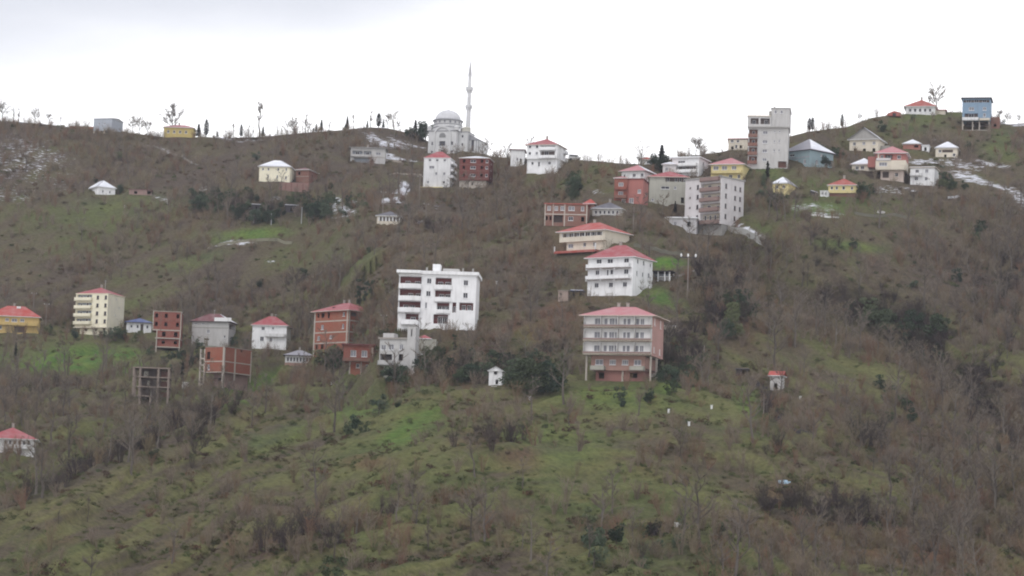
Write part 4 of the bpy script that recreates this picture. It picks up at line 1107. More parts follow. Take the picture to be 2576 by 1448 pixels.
h.part('terrace_wall', WHITE, (-.3, -.1, -2.0, -1.7, -.4, 1.4), (h.W * .88, h.W * .9, -2.0, -1.7, -.4, 1.8))
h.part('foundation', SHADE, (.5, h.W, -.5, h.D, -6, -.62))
h.hip(557, mat=ROOF_B, ov=.9, edge=WHITE, snow=('back',), chimney=1)

# ---- right-hand group
h = House('gabled_house', 'white house with grey gable facing the viewer and snow on the roof slope, upper right', 'house', 2137, 2209, 2228, 350, 381, D=10, group=HIGH)
h.block(mat=CREAM2, front=[('w', .17, h.H * .70, 1.0, 1.1), ('w', .5, h.H * .72, 1.0, 1.0, LG), ('w', .85, h.H * .72, 1.0, 1.0, LG), ('o', .2, h.H * .2, 1.0, 1.1), ('o', .52, h.H * .15, 1.0, 1.1), ('o', .85, h.H * .15, 1.0, 1.2)])
h.hip(326, mat=ROOF_G, ov=.7, gable='front', gmat=GREYP, snow=('right',), edge=WHITE)
h.block(x0=h.W + .02, x1=h.W + 3, y0=3, y1=9, z1=h.H * .6, mat=GREYP, name='annex_wall', slabs=False)
h = House('tall_house', 'narrow tall house with pink roof, red top storey and white balcony, upper right', 'house', 2203, 2278, 2284, 385, 458, D=9, group=HIGH)
k1, k2, k3, k4 = zs_(h, 752, 1065, 790, 828, 935, 980)
h.block(z0=k2, mat=SALMON, front=[('w', .2, k1, 1.0, 1.2), ('l', .3, .55, k2 + .5, h.H - .3, 1.2, [(.5, 1.2, 1.6)]), ('w', .77, k1, 1.2, 1.2), ('col', .08, .5, CREAM2), ('b', .02, .5, k2 + .05, 1.0, .6, LILAC)])
h.block(y0=-.8, z0=k3, z1=k2 - .02, mat=CREAM2, name='middle_wall', front=[('w', .25, k3 + 1.9, 2.6, 1.2, dict(glass=GLASSL, bars=2)), ('b', 0, .5, k3 + .1, .8, .9, CREAM2), ('b', .5, .98, k3 + .1, .8, 1.5, CREAM2)])
h.block(x0=h.W * .16, x1=h.W * .92, y0=.5, z1=k3 - .02, mat=PINKW, name='lower_wall', front=[('l', .08, .36, k4 - 1, k3 - .3, 1.0), ('w', .7, k4, 1.0, 1.2), ('o', .25, k4 - 3.4, 1.2, 1.4)])
h.block(x0=-h.W * .28, x1=-.02, y0=1, y1=7, z0=k2 - 2, z1=h.H - .8, mat=SALMON, name='annex_wall', slabs=False)
h.hip(367, mat=ROOF_P, ov=.8, snow=('back',))
h = House('low_pink_roof_house', 'low cream house with snow on its pink roof, left of the narrow tall house', 'house', 2143, 2196, 2204, 414, 431, D=8, group=HIGH)
h.block(mat=CREAM2, slabs=False, front=[('w', .25, h.H * .55, 1.1, 1.2), ('w', .5, h.H * .6, 1.2, 1.1), ('w', .85, h.H * .55, .9, 1.1)]); h.hip(398, mat=ROOF_P, ov=.6, snow=('front',))
h = House('flat_roof_house', 'white two-storey house with flat roof and snow, right of the narrow tall house', 'house', 2290, 2350, 2361, 421, 467, D=8, group=HIGH)
h.block(mat=WHITE, front=[('w', .28, h.H * .8, 1.2, 1.3), ('w', .68, h.H * .82, 1.1, 1.2, LG), ('w', .25, h.H * .42, 1.2, 1.2), ('w', .66, h.H * .4, 1.0, 1.2), ('b', 0, .5, h.H * .58, 1.0, .8, WHITE)]); h.flat(mat=CONCL, ov=.4, th=.3, snow=True)
h = House('long_shed', 'long low shed with pale sheet roof over a red wall, upper right', 'shed', 2272, 2316, 2320, 362, 376, D=7)
h.block(mat=paint('brick_red_wall', (.33, .15, .12), .3), slabs=False, front=[('o', .75, h.H * .6, 1.4, .8)]); h.hip(351, mat=ROOF_G, ov=.4, snow=('front',))
h = House('white_shed', 'tiny white shed right of the long low shed', 'shed', 2319, 2337, 2341, 366, 380, D=4)
h.block(mat=WHITE, slabs=False, front=[('o', .5, h.H * .4, .8, 1.2)]); h.flat(mat=WHITE, ov=.2, th=.15, snow=True)
h = House('snow_roof_cottage', 'cream cottage with a thick white snowy roof, far upper right', 'house', 2354, 2408, 2414, 372, 396, D=9, group=HIGH)
h.block(mat=CREAM2, front=[('w', .2, h.H * .7, 1.0, 1.0), ('l', .3, .8, h.H * .55, h.H * .85, 1.0), ('o', .45, h.H * .15, .8, 1.2), ('w', .85, h.H * .3, .9, 1.0)]); h.hip(357, mat=ROOF_G, ov=.4, snow=('front', 'right', 'left'))
h = House('blue_tower_house', 'tall blue house on open ground-floor posts on the ridge at the far right', 'house', 2421, 2490, 2494, 246, 327, D=9, group=RIDGE)
j1, j2, j3, j4, j5 = zs_(h, 205, 530, 240, 310, 375, 430, 500)
h.block(z0=j4, mat=BLUE, front=[('l', .03, .97, j1 - .2, h.H - .4, 1.0, [(.2, 1.6, 1.1), (.5, 1.6, 1.1), (.8, 1.4, 1.1)]), ('w', .33, j2, 1.8, 1.2, LG), ('w', .8, j2, 1.2, 1.2, LG), ('l', .08, .56, j3 - .9, j3 + .6, 1.0, [(.5, 1.8, 1.4)]), ('w', .8, j3, .9, 1.3, LG), ('b', 0, .6, j4 + .1, 1.0, .9, WHITE), ('b', .62, 1, j4 + .1, .9, .6, CREAM2)])
for xf in (0, .36, .60, .95):
    for y in (0, 5): h.part('pillar', CONCL, (h.W * xf, h.W * xf + .35, y, y + .4, -2, j4 - .22))
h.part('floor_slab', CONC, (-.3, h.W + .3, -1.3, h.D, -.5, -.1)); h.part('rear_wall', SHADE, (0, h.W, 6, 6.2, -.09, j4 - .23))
h.flat(mat=DARK, ov=.5, th=.35)
h.block(x0=h.W + .02, x1=h.W + 3, y0=4, y1=10, z0=-4, z1=j3, mat=BRKB, name='annex_wall', slabs=False, front=[('o', .5, j4 - 1, .9, 1.2)])
h = House('red_roof_cottage', 'white cottage with wide red hip roof on the ridge, upper right', 'house', 2279, 2352, 2357, 268, 289, D=11, group=RIDGE)
h.block(mat=WHITE, front=[('w', .15 + .17 * i, h.H * .6, .9, 1.2) for i in range(5)], slabs=False); h.hip(251, mat=ROOF_O, ov=.8)
h.block(x0=h.W + .02, x1=h.W + 3.5, y0=2, y1=9, z1=h.H * .7, mat=CREAM2, name='annex_wall', slabs=False); h.part('annex_roof', ROOF_O, (h.W + .6, h.W + 4, 1.6, 9.4, h.H * .7 + .01, h.H * .7 + .2))
h = House('yellow_cottage', 'yellow cottage with thick snow on its roof, below the pale blue house', 'house', 1943, 1981, 2003, 461, 491, D=8, group=HIGH)
h.block(mat=YELLOW2, front=[('w', .3, h.H * .75, .8, 1.0), ('w', .75, h.H * .75, .8, 1.0)], side=[]); h.hip(446, mat=ROOF_G, ov=.4, snow=('front', 'left'))
h = House('yellow_cottage', 'yellow cottage with orange-red hip roof, between the dark trees upper right', 'house', 2084, 2153, 2161, 466, 496, D=9, group=HIGH)
h.block(z0=h.H * .38, mat=YELLOW2, front=[('w', .12, h.H * .8, .8, 1.0), ('w', .3, h.H * .8, .8, 1.0), ('w', .55, h.H * .8, .9, 1.1), ('w', .85, h.H * .78, .8, 1.0)], slabs=False)
h.block(y0=.6, z1=h.H * .38 - .02, mat=BRKB, name='lower_wall', slabs=False); h.hip(449, mat=ROOF_O, ov=.5)
h = House('white_privy', 'tiny white outhouse left of the yellow cottage with orange-red roof', 'outhouse', 2063, 2082, 2086, 480, 494, D=3)
h.block(mat=WHITE, slabs=False, front=[('o', .3, h.H * .6, .5, .8), ('o', .75, h.H * .5, .5, 1.0)]); h.flat(mat=WHITE, ov=.1, th=.15)
h = House('dark_hut', 'dark hut with a snowy slanting roof beside the tiny white outhouse', 'hut', 2040, 2056, 2058, 480, 490, D=3)
h.block(mat=DARK, slabs=False); h.flat(mat=ROOF_D, ov=.3, th=.12, snow=True, slope=-.3)

# ---- the ridge and upper left
h = House('white_house', 'white house with red roof and curved balconies on the ridge, right of the mosque', 'house', 1323, 1400, 1422, 363, 434, D=10, group=RIDGE)
n1, n2, n3, n4, n5 = zs_(h, 910, 1185, 925, 990, 1045, 960, 1085)
h.block(z0=n3, mat=WHITE2, front=[('w', .1, n1, .9, 1.0), ('w', .33, n1, .9, 1.0), ('l', .45, .92, n4 + .2, h.H - .25, 1.4, [(.35, 1.5, 1.6)]), ('w', .1, n2, .9, 1.0), ('w', .33, n2, .9, 1.0, LG), ('l', .45, .92, n3 + 1.1, n4 - .3, 1.4, [(.35, 1.5, 1.6)]), ('b', .42, .95, n4, 1.1, 1.0, WHITE2, None, .4), ('b', .42, .95, n3 + .2, 1.1, .9, WHITE2, None, .4)],
   side=[('w', .3, n1, .8, .9), ('w', .8, n1 - .2, 1.0, 1.2), ('w', .35, n2, .8, .9, LG), ('b', .7, 1.0, n4, .9, .9, WHITE2), ('b', .7, 1.0, n3 + .2, .9, .9, WHITE2), ('w', .82, n2, .9, 1.2)])
h.block(x1=h.W * .98, y0=.8, z1=n3 - .02, mat=WHITE2, name='lower_wall', front=[('w', .18, n5, .9, 1.0), ('w', .4, n5 - .3, .7, 1.6), ('w', .75, n5, 1.0, 1.0)])
h.hip(348, mat=ROOF_R, ov=.6, edge=PINKW)
h = House('annex_house', 'small white flat-roofed house attached left of the white ridge house', 'house', 1284, 1318, 1321, 377, 413, D=8, group=RIDGE)
h.block(mat=WHITE, front=[('w', .5, h.H * .35, .8, 1.2, LG), ('o', .75, h.H * .25, .6, 1.6)]); h.flat(mat=ROOF_M, ov=.5, th=.3)
h = House('apartment_building', 'narrow white four-storey block with pink-red roof in front of the mosque', 'apartment building', 1064, 1131, 1142, 397, 470, D=8, group=HIGH)
p_ = zs_(h, 1050, 1320, 1068, 1135, 1195, 1275)
h.block(z0=-.1, mat=WHITE, front=[('w', .22, p_[0], 1.0, .9), ('w', .5, p_[0], 1.0, .9), ('w', .78, p_[0], 1.0, .9)] + [('w', .18, p_[3], .9, .9, LG), ('w', .78, p_[3], .9, .9), ('w', .48, p_[2], .9, 1.1, LG), ('w', .78, p_[2], .9, 1.1, LG), ('w', .3, p_[1], 2.0, 1.1, LG)],
   side=[('w', .5, z, 1.2, 1.1) for z in p_[:3]] + [('b', .05, .95, z - 1.3, 1.0, .8, WHITE2) for z in p_[:3]])
h.part('terrace', YELLOW2, (-1.2, h.W * .75, -.9, 5, -1.6, -.12)); h.part('pillar', CREAM2, (h.W * .95, h.W * .95 + .4, 0, .4, -3.5, -.12))
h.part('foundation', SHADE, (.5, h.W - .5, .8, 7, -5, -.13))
h.hip(381, mat=ROOF_R, ov=.2, edge=WHITE, chimney=1)
h = House('brick_building', 'dark red brick four-storey block with snowy flat roof, in front of the mosque', 'apartment building', 1154, 1228, 1239, 398, 470, D=9, group=HIGH)
q_ = zs_(h, 1050, 1325, 1075, 1137, 1212, 1262)
h.block(z0=q_[3], mat=brick('dark_red_brick', srgb(124, 66, 62), srgb(110, 58, 55), srgb(112, 80, 72), .3), front=[(('w' if x == .46 else 'o'), x, z, (2.0 if x == .46 else .9), 1.15) for z in q_[:3] for x in (.15, .46, .76, .96) if x != .96] + [('w', .93, z, .9, 1.1) for z in q_[:3]] + [('band', z - 1.35, .2, BRKB) for z in q_[:3]], side=[('w', .5, z, .9, 1.1) for z in q_[:3]])
h.block(x1=h.W * .92, y0=.6, z1=q_[3] - .02, mat=CONCL, name='lower_wall', front=[('o', .5, q_[3] * .5, .5, 1.2)], slabs=False)
h.hip(h=1.3, mat=ROOF_G, ov=.4, snow=('front', 'right', 'left'), edge=PINKW)
h = House('concrete_house', 'grey two-storey concrete house with open bays below the snowy bank left of the mosque', 'house', 881, 968, 971, 373, 413, D=9, group=HIGH)
x1_, x2_ = zs_(h, 580, 745, 625, 680)
h.block(mat=GREYL, back=GREYB, front=[('l', .05, .34, x2_ + .8, x1_ + .5, 1.3, [(.5, 1.6, 1.5)]), ('l', .38, .60, x2_ + .8, x1_ + .5, 1.0, [(.5, 1.4, 1.5)]), ('w', .8, x1_ - .4, 2.0, 1.2, LG), ('band', x2_, .3, CONC), ('l', .1, .55, .2, x2_ - .3, 1.2), ('o', .63, x2_ - 1.2, 1.0, 1.5), ('b', 0, .62, x2_ + .3, .9, .8, GREYL)])
h.hip(h=.9, mat=ROOF_G, ov=.8, edge=GREYP)
h = House('cream_house', 'cream two-storey house with snowy white roof, upper left slope', 'house', 651, 728, 739, 420, 458, D=9, group=HIGH)
h.block(mat=CREAM, front=[('w', .12, h.H * .85, .6, 1.0), ('w', .3, h.H * .85, .6, 1.0), ('w', .62, h.H * .85, .7, 1.0), ('w', .88, h.H * .85, .6, 1.0), ('w', .3, h.H * .35, .6, 1.2), ('w', .6, h.H * .35, .6, 1.2), ('w', .88, h.H * .3, .7, 1.2)], side=[('w', .5, h.H * .85, .6, 1.0), ('w', .5, h.H * .3, .6, 1.2)])
h.hip(404, mat=ROOF_G, ov=.6, snow=('front', 'right'))
h = House('brick_house', 'dull red brick house with dark snowy roof right of the cream two-storey house', 'house', 744, 776, 798, 427, 460, D=9, group=HIGH)
h.block(mat=BRKB, front=[('band', h.H * .5, .2, CONC), ('o', .25, h.H * .75, .9, 1.1)], side=[('o', .4, h.H * .6, 1.2, 1.6)]); h.hip(h=1.2, mat=ROOF_M, ov=.6)
h = House('retaining_wall', 'long pinkish brick terrace wall below the cream house and the dull brick house', 'retaining wall', 704, 776, 778, 460, 482, D=1.2)
h.part('masonry', paint('pinkish_brick_wall', (.28, .17, .15), .4), (0, h.W, .3, 1.2, -3, h.H)); 
for i in range(6): h.part('buttress', BRKB, (h.W * i / 5 - .2, h.W * i / 5 + .2, 0, .29, -3, h.H - .3))
h = House('white_gable_house', 'small white house with snowy roof alone on the left slope', 'house', 219, 245, 289, 470, 489, D=11, yaw=-1, group=HIGH)
h.block(mat=WHITE2, slabs=False, front=[('w', .3, h.H * .5, .8, 1.0, LG), ('w', .7, h.H * .5, .8, 1.0, LG)], side=[('w', .4, h.H * .5, .8, 1.0)]); h.hip(454, mat=ROOF_G, ov=.5, snow=('front', 'left', 'right'))
h = House('long_shed', 'low reddish shed ruin right of the small white snowy house', 'shed', 325, 380, 383, 478, 490, D=5)
h.block(mat=paint('weathered_pink', (.28, .19, .17), .5), slabs=False, front=[('o', .3, h.H * .4, 1.2, 1.0), ('o', .9, h.H * .5, 1.4, 1.3)]); h.flat(mat=ROOF_M, ov=.3, th=.15)
h = House('block_house', 'pale blue-grey windowless block standing on short piers on the left skyline', 'house', 235, 280, 308, 297, 336, D=10, group=RIDGE)
zz_, = zs_(h, 272, 440, 405)
h.block(z0=zz_, mat=paint('blue_white_render', (.42, .45, .50), .3), slabs=False, front=[('w', .3, zz_ + 3, .8, .8, LG), ('w', .6, zz_ + 3, .8, .8, LG)])
for xf in (.0, .3, .55, .92):
    for y in (.1, 6): h.part('pier', CREAM2, (h.W * xf, h.W * xf + .5, y, y + .5, -2, zz_ - .02))
h.part('footing', GREYG, (0, h.W, 1.5, 9, -3, zz_ - .5))
h.hip(h=.6, mat=ROOF_G, ov=.3, gable=True, gmat=GREYB)
h = House('yellow_building', 'long yellow building with low orange roof among bare trees on the left skyline', 'house', 412, 486, 492, 322, 345, D=8, group=RIDGE)
h.block(mat=paint('dusty_yellow', (.50, .40, .16), .3), front=[('w', .15 + .2 * i, h.H * .55, 1.0, 1.2) for i in range(4)]); h.hip(316, mat=ROOF_P, ov=.5)
for u, v, w_, lab in ((644, 518, 20, 'dark hut with a flat snowy roof among the evergreens, the left one'), (733, 520, 32, 'wider dark hut with a flat snowy roof among the evergreens, below the pinkish terrace wall')):
    h = House('hut', lab, 'hut', u - w_ / 2, u + w_ / 2, u + w_ / 2 + 1, v - 3, v + 14, D=4)
    h.block(mat=DARK, slabs=False, front=[('o', .5, h.H * .4, .8, 1.4)]); h.flat(mat=ROOF_D, ov=.4, th=.15, snow=True)
h = House('bungalow', 'low bungalow with grey roof and white pillared front, centre left above the bare slope', 'house', 948, 1005, 1014, 544, 562, D=8, group=HIGH)
h.block(mat=CREAM2, slabs=False, front=[('l', .08, .97, h.H * .3, h.H * .92, 1.0)])
for i in range(7): h.part('post', WHITE, (h.W * (.06 + .15 * i), h.W * (.06 + .15 * i) + .5, -.05, .15, h.H * .3, h.H * .93))
h.hip(532, mat=ROOF_D, ov=.6)

# ---- mosque
h = House('mosque', 'pale stone mosque with a large dome and stepped drum on the ridge', 'mosque', 1076, 1147, 1172, 328, 384, D=12.4, group=None)
MS = paint('pale_limestone', (.60, .60, .60), .25); MS2 = paint('lead_white_roof', (.62, .62, .64), .15); MT = paint('grey_cornice', (.30, .30, .32), .2)
Wm, Dm, Hm = h.W, h.D, h.H
m1, m2, m3, m4, m5 = zs_(h, 775, 1250, 1040, 1220, 860, 890, 1060)
h.block(mat=MS, front=[('w', .15, m1, 1.1, 1.6), ('w', .85, m1, 1.1, 1.6), ('w', .5, m1, 2.6, 1.9, dict(bars=3, frame=MT)), ('w', .85, m2, 1.1, 1.2), ('w', .15, m2, 1.1, 1.1), ('w', .5, m2 + .2, 2.2, 1.5, dict(bars=3))],
   side=[('w', .42, m3, 1.0, 1.2), ('w', .42, m1, 1.0, 1.4), ('w', .5, m2, 1.2, 1.2)])
# big blind arch on the two faces that show: a raised ring with a recessed lunette
for face in ('front', 'right'):
    fm, Wd, rot = side_map(face, 0, Wm, 0, Dm)
    mb = MB(); n = 20; cx = Wd * .5; R1, R0 = Wd * .31, Wd * .255; zc = Hm - R1 * .42
    for i in range(n):
        a, b = math.pi * i / n, math.pi * (i + 1) / n
        q = [(cx + R1 * math.cos(a), zc + R1 * math.sin(a)), (cx + R1 * math.cos(b), zc + R1 * math.sin(b)), (cx + R0 * math.cos(b), zc + R0 * math.sin(b)), (cx + R0 * math.cos(a), zc + R0 * math.sin(a))]
        mb.poly([fm(x, z, .45) for x, z in q]); mb.poly([fm(q[0][0], q[0][1], .45), fm(q[1][0], q[1][1], .45), fm(q[1][0], q[1][1], -1.5), fm(q[0][0], q[0][1], -1.5)])
        mb.poly([fm(q[3][0], q[3][1], .45), fm(q[2][0], q[2][1], .45), fm(q[2][0], q[2][1], .02), fm(q[3][0], q[3][1], .02)])
        mb.poly([fm(cx, zc, .03), fm(q[3][0], q[3][1], .03), fm(q[2][0], q[2][1], .03)])
    for sx in (-1, 1):
        A, B = fm(cx + sx * R1, 0, .45), fm(cx + sx * R0, 0, 0)
        mb.box(min(A[0], B[0]), max(A[0], B[0]), min(A[1], B[1]), max(A[1], B[1]), -3, zc)
    mb.obj('arch', MS, h.root)
    am = MB(); am.poly([fm(cx + (R0 * .45) * math.cos(math.pi * i / 10), zc - .5 + R0 * .45 * math.sin(math.pi * i / 10), .07) for i in range(11)] + [fm(cx - R0 * .45, zc - 1.1, .07), fm(cx + R0 * .45, zc - 1.1, .07)])
    lw = am.obj('arched_window', glassy('grey_lattice_glass', (.22, .22, .22), .5), h.root)
h.part('cornice', MT, (-.25, Wm + .25, -.25, Dm + .25, Hm + .002, Hm + .28))
c8 = (Wm / 2, Dm / 2)
def octa(r0, r1, z0, z1, mat, name, n=8, par=None):
    mb = MB(); mb.lathe([(r0, z0), (r1, z1)], n, c8[0], c8[1], a0=math.pi / n); return mb.obj(name, mat, par or h.root)
k = Wm / 2
octa(k * 1.06, k * 1.02, Hm + .285, Hm + 2.0, MS, 'tier'); octa(k * 1.06, k * 1.06, Hm + 2.005, Hm + 2.2, MT, 'cornice')
octa(k * .99, k * .97, Hm + 2.205, Hm + 3.3, MS, 'tier'); octa(k * 1.01, k * 1.01, Hm + 3.305, Hm + 3.5, MT, 'cornice')
dr = octa(k * .94, k * .94, Hm + 3.505, Hm + 5.0, MS, 'drum', 24)
for i in range(16):
    a = 2 * math.pi * i / 16 + .1
    wm = MB(); wm.box(-.35, .35, -.06, .06, -.45, .45)
    o = wm.obj('drum_window', GLASSL, h.root); o.location = (c8[0] + k * .945 * math.cos(a), c8[1] + k * .945 * math.sin(a), Hm + 4.25); o.rotation_euler = (0, 0, a + math.pi / 2)
octa(k * 1.04, k * 1.02, Hm + 5.005, Hm + 5.35, MT, 'cornice', 24)
mb = MB(); Rd = k * .84
mb.lathe([(Rd * 1.04 * math.cos(t), Hm + 5.36 + Rd * .86 * math.sin(t)) for t in [math.pi / 2 * i / 12 for i in range(12)]] + [(.12, Hm + 5.36 + Rd * .86)], 32, c8[0], c8[1]); dm = mb.obj('dome', MS2, h.root, smooth=True)
mb = MB(); zt_ = Hm + 5.36 + Rd * .86; mb.lathe([(.1, zt_), (.25, zt_ + .35), (.06, zt_ + .6), (.14, zt_ + .85), (.02, zt_ + 1.5)], 8, c8[0], c8[1]); mb.obj('finial', METAL, dm)
for cx_, cy_ in ((.3, .3), (Wm - .3, .3), (Wm - .3, Dm - .3), (.3, Dm - .3)):
    mb = MB(); mb.lathe([(1.0, Hm + .29), (1.0, Hm + 1.5), (1.15, Hm + 1.55), (.95, Hm + 1.9), (.5, Hm + 2.3), (.05, Hm + 2.5)], 8, cx_, cy_); mb.obj('corner_turret', MS, h.root)
# side hall and narthex to the right
h.block(x0=Wm + .03, x1=Wm + 4.0, y0=2.2, y1=11, z1=Hm * .98, mat=MS, name='side_hall_wall', front=[('w', .45, m3 - .3, .9, 1.2), ('w', .45, m1 - .2, .9, 1.3), ('w', .3, m2, .9, .9)])
h.part('cornice', MT, (Wm + .3, Wm + 4.25, 1.95, 11.2, Hm * .98 + .002, Hm * .98 + .25))
mb = MB(); mb.lathe([(1.9, Hm), (1.9, Hm + 1.7), (2.05, Hm + 1.8), (1.7, Hm + 2.1), (.9, Hm + 2.5), (.05, Hm + 2.65)], 8, Wm + 2.2, 5.5); mb.obj('corner_turret', paint('sandy_stone', (.55, .53, .46), .2), h.root)
h.block(x0=Wm + 4.03, x1=Wm + 8.4, y0=4.5, y1=15, z1=Hm * .64, mat=MS, name='narthex_wall', front=[('w', .35, m1 - .2, 1.2, 5.0, dict(bars=1, frame=MT)), ('col', .72, .35, MT), ('col', .95, .3, MT)])
mb = MB(); za_, zb_ = Hm * .64 + .01, Hm * .92
mb.v = [(Wm + 4.03, 4.2, za_), (Wm + 8.8, 4.2, za_), (Wm + 8.8, 15.3, za_), (Wm + 4.03, 15.3, za_), (Wm + 4.03, 4.2, zb_), (Wm + 4.03, 15.3, zb_), (Wm + 8.8, 4.2, za_ + .15), (Wm + 8.8, 15.3, za_ + .15)]
mb.f = [(0, 1, 6, 4), (1, 2, 7, 6), (2, 3, 5, 7), (4, 6, 7, 5), (0, 3, 2, 1), (0, 4, 5, 3)]; mb.m = [0] * 6; mb.obj('narthex_roof', MT, h.root)
# minaret with two balconies
mn = House('minaret', 'slim white minaret with two balconies and a pointed cap beside the mosque', 'minaret', 1172, 1179, 1180, 150, 384, D=2, group=None, dist=at(1150, 384).length + 9)
kk = 1 / mn.ppm
MW = paint('white_marble', (.66, .66, .67), .12)
def zv(v): return (384 - v) * kk
def lath(name, prof, mat=MW, par=None, n=16, sm=False):
    mb = MB(); mb.lathe(prof, n, .5, 1.0); return mb.obj(name, mat, par or mn.root, sm)
sh = lath('base', [(1.35, -3), (1.35, zv(335)), (1.0, zv(322))], n=8)
sh = lath('shaft', [(.98, zv(322) + .002), (.86, zv(272))])
b1 = lath('balcony', [(.88, zv(276)), (1.1, zv(272)), (1.45, zv(267)), (1.5, zv(262)), (1.38, zv(262)), (1.3, zv(266))])
sh = lath('shaft', [(.80, zv(266)), (.76, zv(226))])
b2 = lath('balcony', [(.78, zv(232)), (1.05, zv(228)), (1.45, zv(223)), (1.55, zv(216)), (1.42, zv(216)), (1.3, zv(221))])
sh = lath('shaft', [(.70, zv(221)), (.62, zv(188))])
lath('cornice', [(.70, zv(188)), (.78, zv(186)), (.78, zv(185))])
cp = lath('cap', [(.72, zv(185)), (.45, zv(168)), (.14, zv(150)), (.05, zv(149))], paint('pale_lead', (.50, .50, .52), .1))
lath('finial', [(.05, zv(149)), (.12, zv(147)), (.03, zv(145)), (.02, zv(139))], METAL, cp, 6)
# ------------------------------------------------------------------ cut and fill round the houses
def level_pads():
    Xv, Yv, Zv = vert[:, 0], vert[:, 1], vert[:, 2]
    for phase, (cx, cy, ax, ay, hw, hd, bz) in [(0, p_) for p_ in PADS] + [(1, p_) for p_ in PADS]:
        dx, dy = Xv - cx, Yv - cy
        near_ = np.abs(dx) + np.abs(dy) < 60
        ix = np.nonzero(near_)[0]
        a = dx[ix] * ax + dy[ix] * ay; b = -dx[ix] * ay + dy[ix] * ax
        d = np.hypot(np.maximum(np.abs(a) - hw, 0), np.maximum(np.abs(b) - hd, 0))
        z = Zv[ix]
        if phase == 0:
            Zv[ix] = np.maximum(z, bz - 0.15 - np.maximum(d - .5, 0) * 1.5); continue
        # only the strip before the front wall is cut down
        front_ = b < -hd + 2.5
        z = np.where(front_, np.minimum(z, bz + 0.1 + np.maximum(np.abs(a) - hw - 1, 0) * 1.2 + np.maximum(-b - hd - 9, 0) * 2), z)
        Zv[ix] = z
level_pads()
hill.data.vertices.foreach_set('co', vert.astype(np.float32).ravel())
hill.data.update()
BV = BVHTree.FromPolygons([tuple(p) for p in vert.tolist()], quads.tolist())

# ------------------------------------------------------------------ plants
def bark(name, stops, rough=0.95):
    m, t, b = new_mat(name, rough)
    b.inputs['Specular IOR Level'].default_value = 0.1
    oi = t.nodes.new('ShaderNodeObjectInfo')
    tc = tnode(t, 'ShaderNodeTexCoord')
    n1 = tnode(t, 'ShaderNodeTexNoise', Scale=1.2, Detail=3.0)
    t.links.new(tc.outputs['Object'], n1.inputs['Vector'])
    ad = tnode(t, 'ShaderNodeMath', operation='MULTIPLY_ADD'); ad.inputs[1].default_value = 0.5
    sb = tnode(t, 'ShaderNodeMath', operation='SUBTRACT'); sb.inputs[1].default_value = 0.25
    t.links.new(n1.outputs['Fac'], ad.inputs[0]); t.links.new(oi.outputs['Random'], ad.inputs[2])
    t.links.new(ad.outputs[0], sb.inputs[0])
    c = ramp(t, sb.outputs[0], stops)
    t.links.new(c, b.inputs['Base Color'])
    return m
TWIG = bark('bare_twigs', [(0.0, (0.17, 0.132, 0.106)), (0.35, (0.235, 0.190, 0.148)), (0.6, (0.20, 0.168, 0.105)), (1.0, (0.20, 0.115, 0.082))])
TWIG2 = bark('grey_tree_twigs', [(0.0, (0.135, 0.110, 0.092)), (0.5, (0.19, 0.160, 0.132)), (1.0, (0.165, 0.135, 0.095))])
BARK = bark('tree_bark', [(0.0, (0.07, 0.06, 0.05)), (1.0, (0.12, 0.10, 0.085))])
SKYT = bark('dark_bare_wood', [(0.0, (0.10, 0.085, 0.08)), (1.0, (0.14, 0.12, 0.11))])
BARKW = bark('grey_woodland_bark', [(0.0, (0.10, 0.085, 0.075)), (1.0, (0.16, 0.14, 0.12))])
IVY = bark('evergreen_leaves', [(0.0, (0.038, 0.058, 0.040)), (0.5, (0.052, 0.078, 0.048)), (1.0, (0.075, 0.095, 0.048))])
CONI = bark('conifer_needles', [(0.0, (0.018, 0.026, 0.020)), (1.0, (0.034, 0.045, 0.030))])
OLIV = bark('bush_leaves', [(0.0, (0.055, 0.078, 0.052)), (0.5, (0.085, 0.110, 0.066)), (1.0, (0.125, 0.140, 0.068))])
BRAM = bark('bramble_leaves', [(0.0, (0.065, 0.080, 0.036)), (0.3, (0.100, 0.112, 0.048)), (0.55, (0.120, 0.092, 0.054)), (0.8, (0.085, 0.060, 0.045)), (1.0, (0.130, 0.075, 0.045))])
TUFT = bark('grass_tussock', [(0.0, (0.068, 0.095, 0.032)), (0.4, (0.110, 0.118, 0.048)), (0.75, (0.140, 0.122, 0.068)), (1.0, (0.088, 0.118, 0.036))])

def ribbon(mb, pts, w0, w1, rng):
    d = (pts[-1] - pts[0])
    side = d.cross(Vector((rng.uniform(-1, 1), rng.uniform(-1, 1), rng.uniform(-.3, .3))))
    if side.length < 1e-4: side = Vector((1, 0, 0))
    side.normalize()
    n = len(pts) - 1
    b = len(mb.v)
    for i, p in enumerate(pts):
        w = (w0 + (w1 - w0) * i / n) / 2
        mb.v += [tuple(p - side * w), tuple(p + side * w)]
    for i in range(n):
        mb.f.append((b + 2*i, b + 2*i + 1, b + 2*i + 3, b + 2*i + 2)); mb.m.append(0)

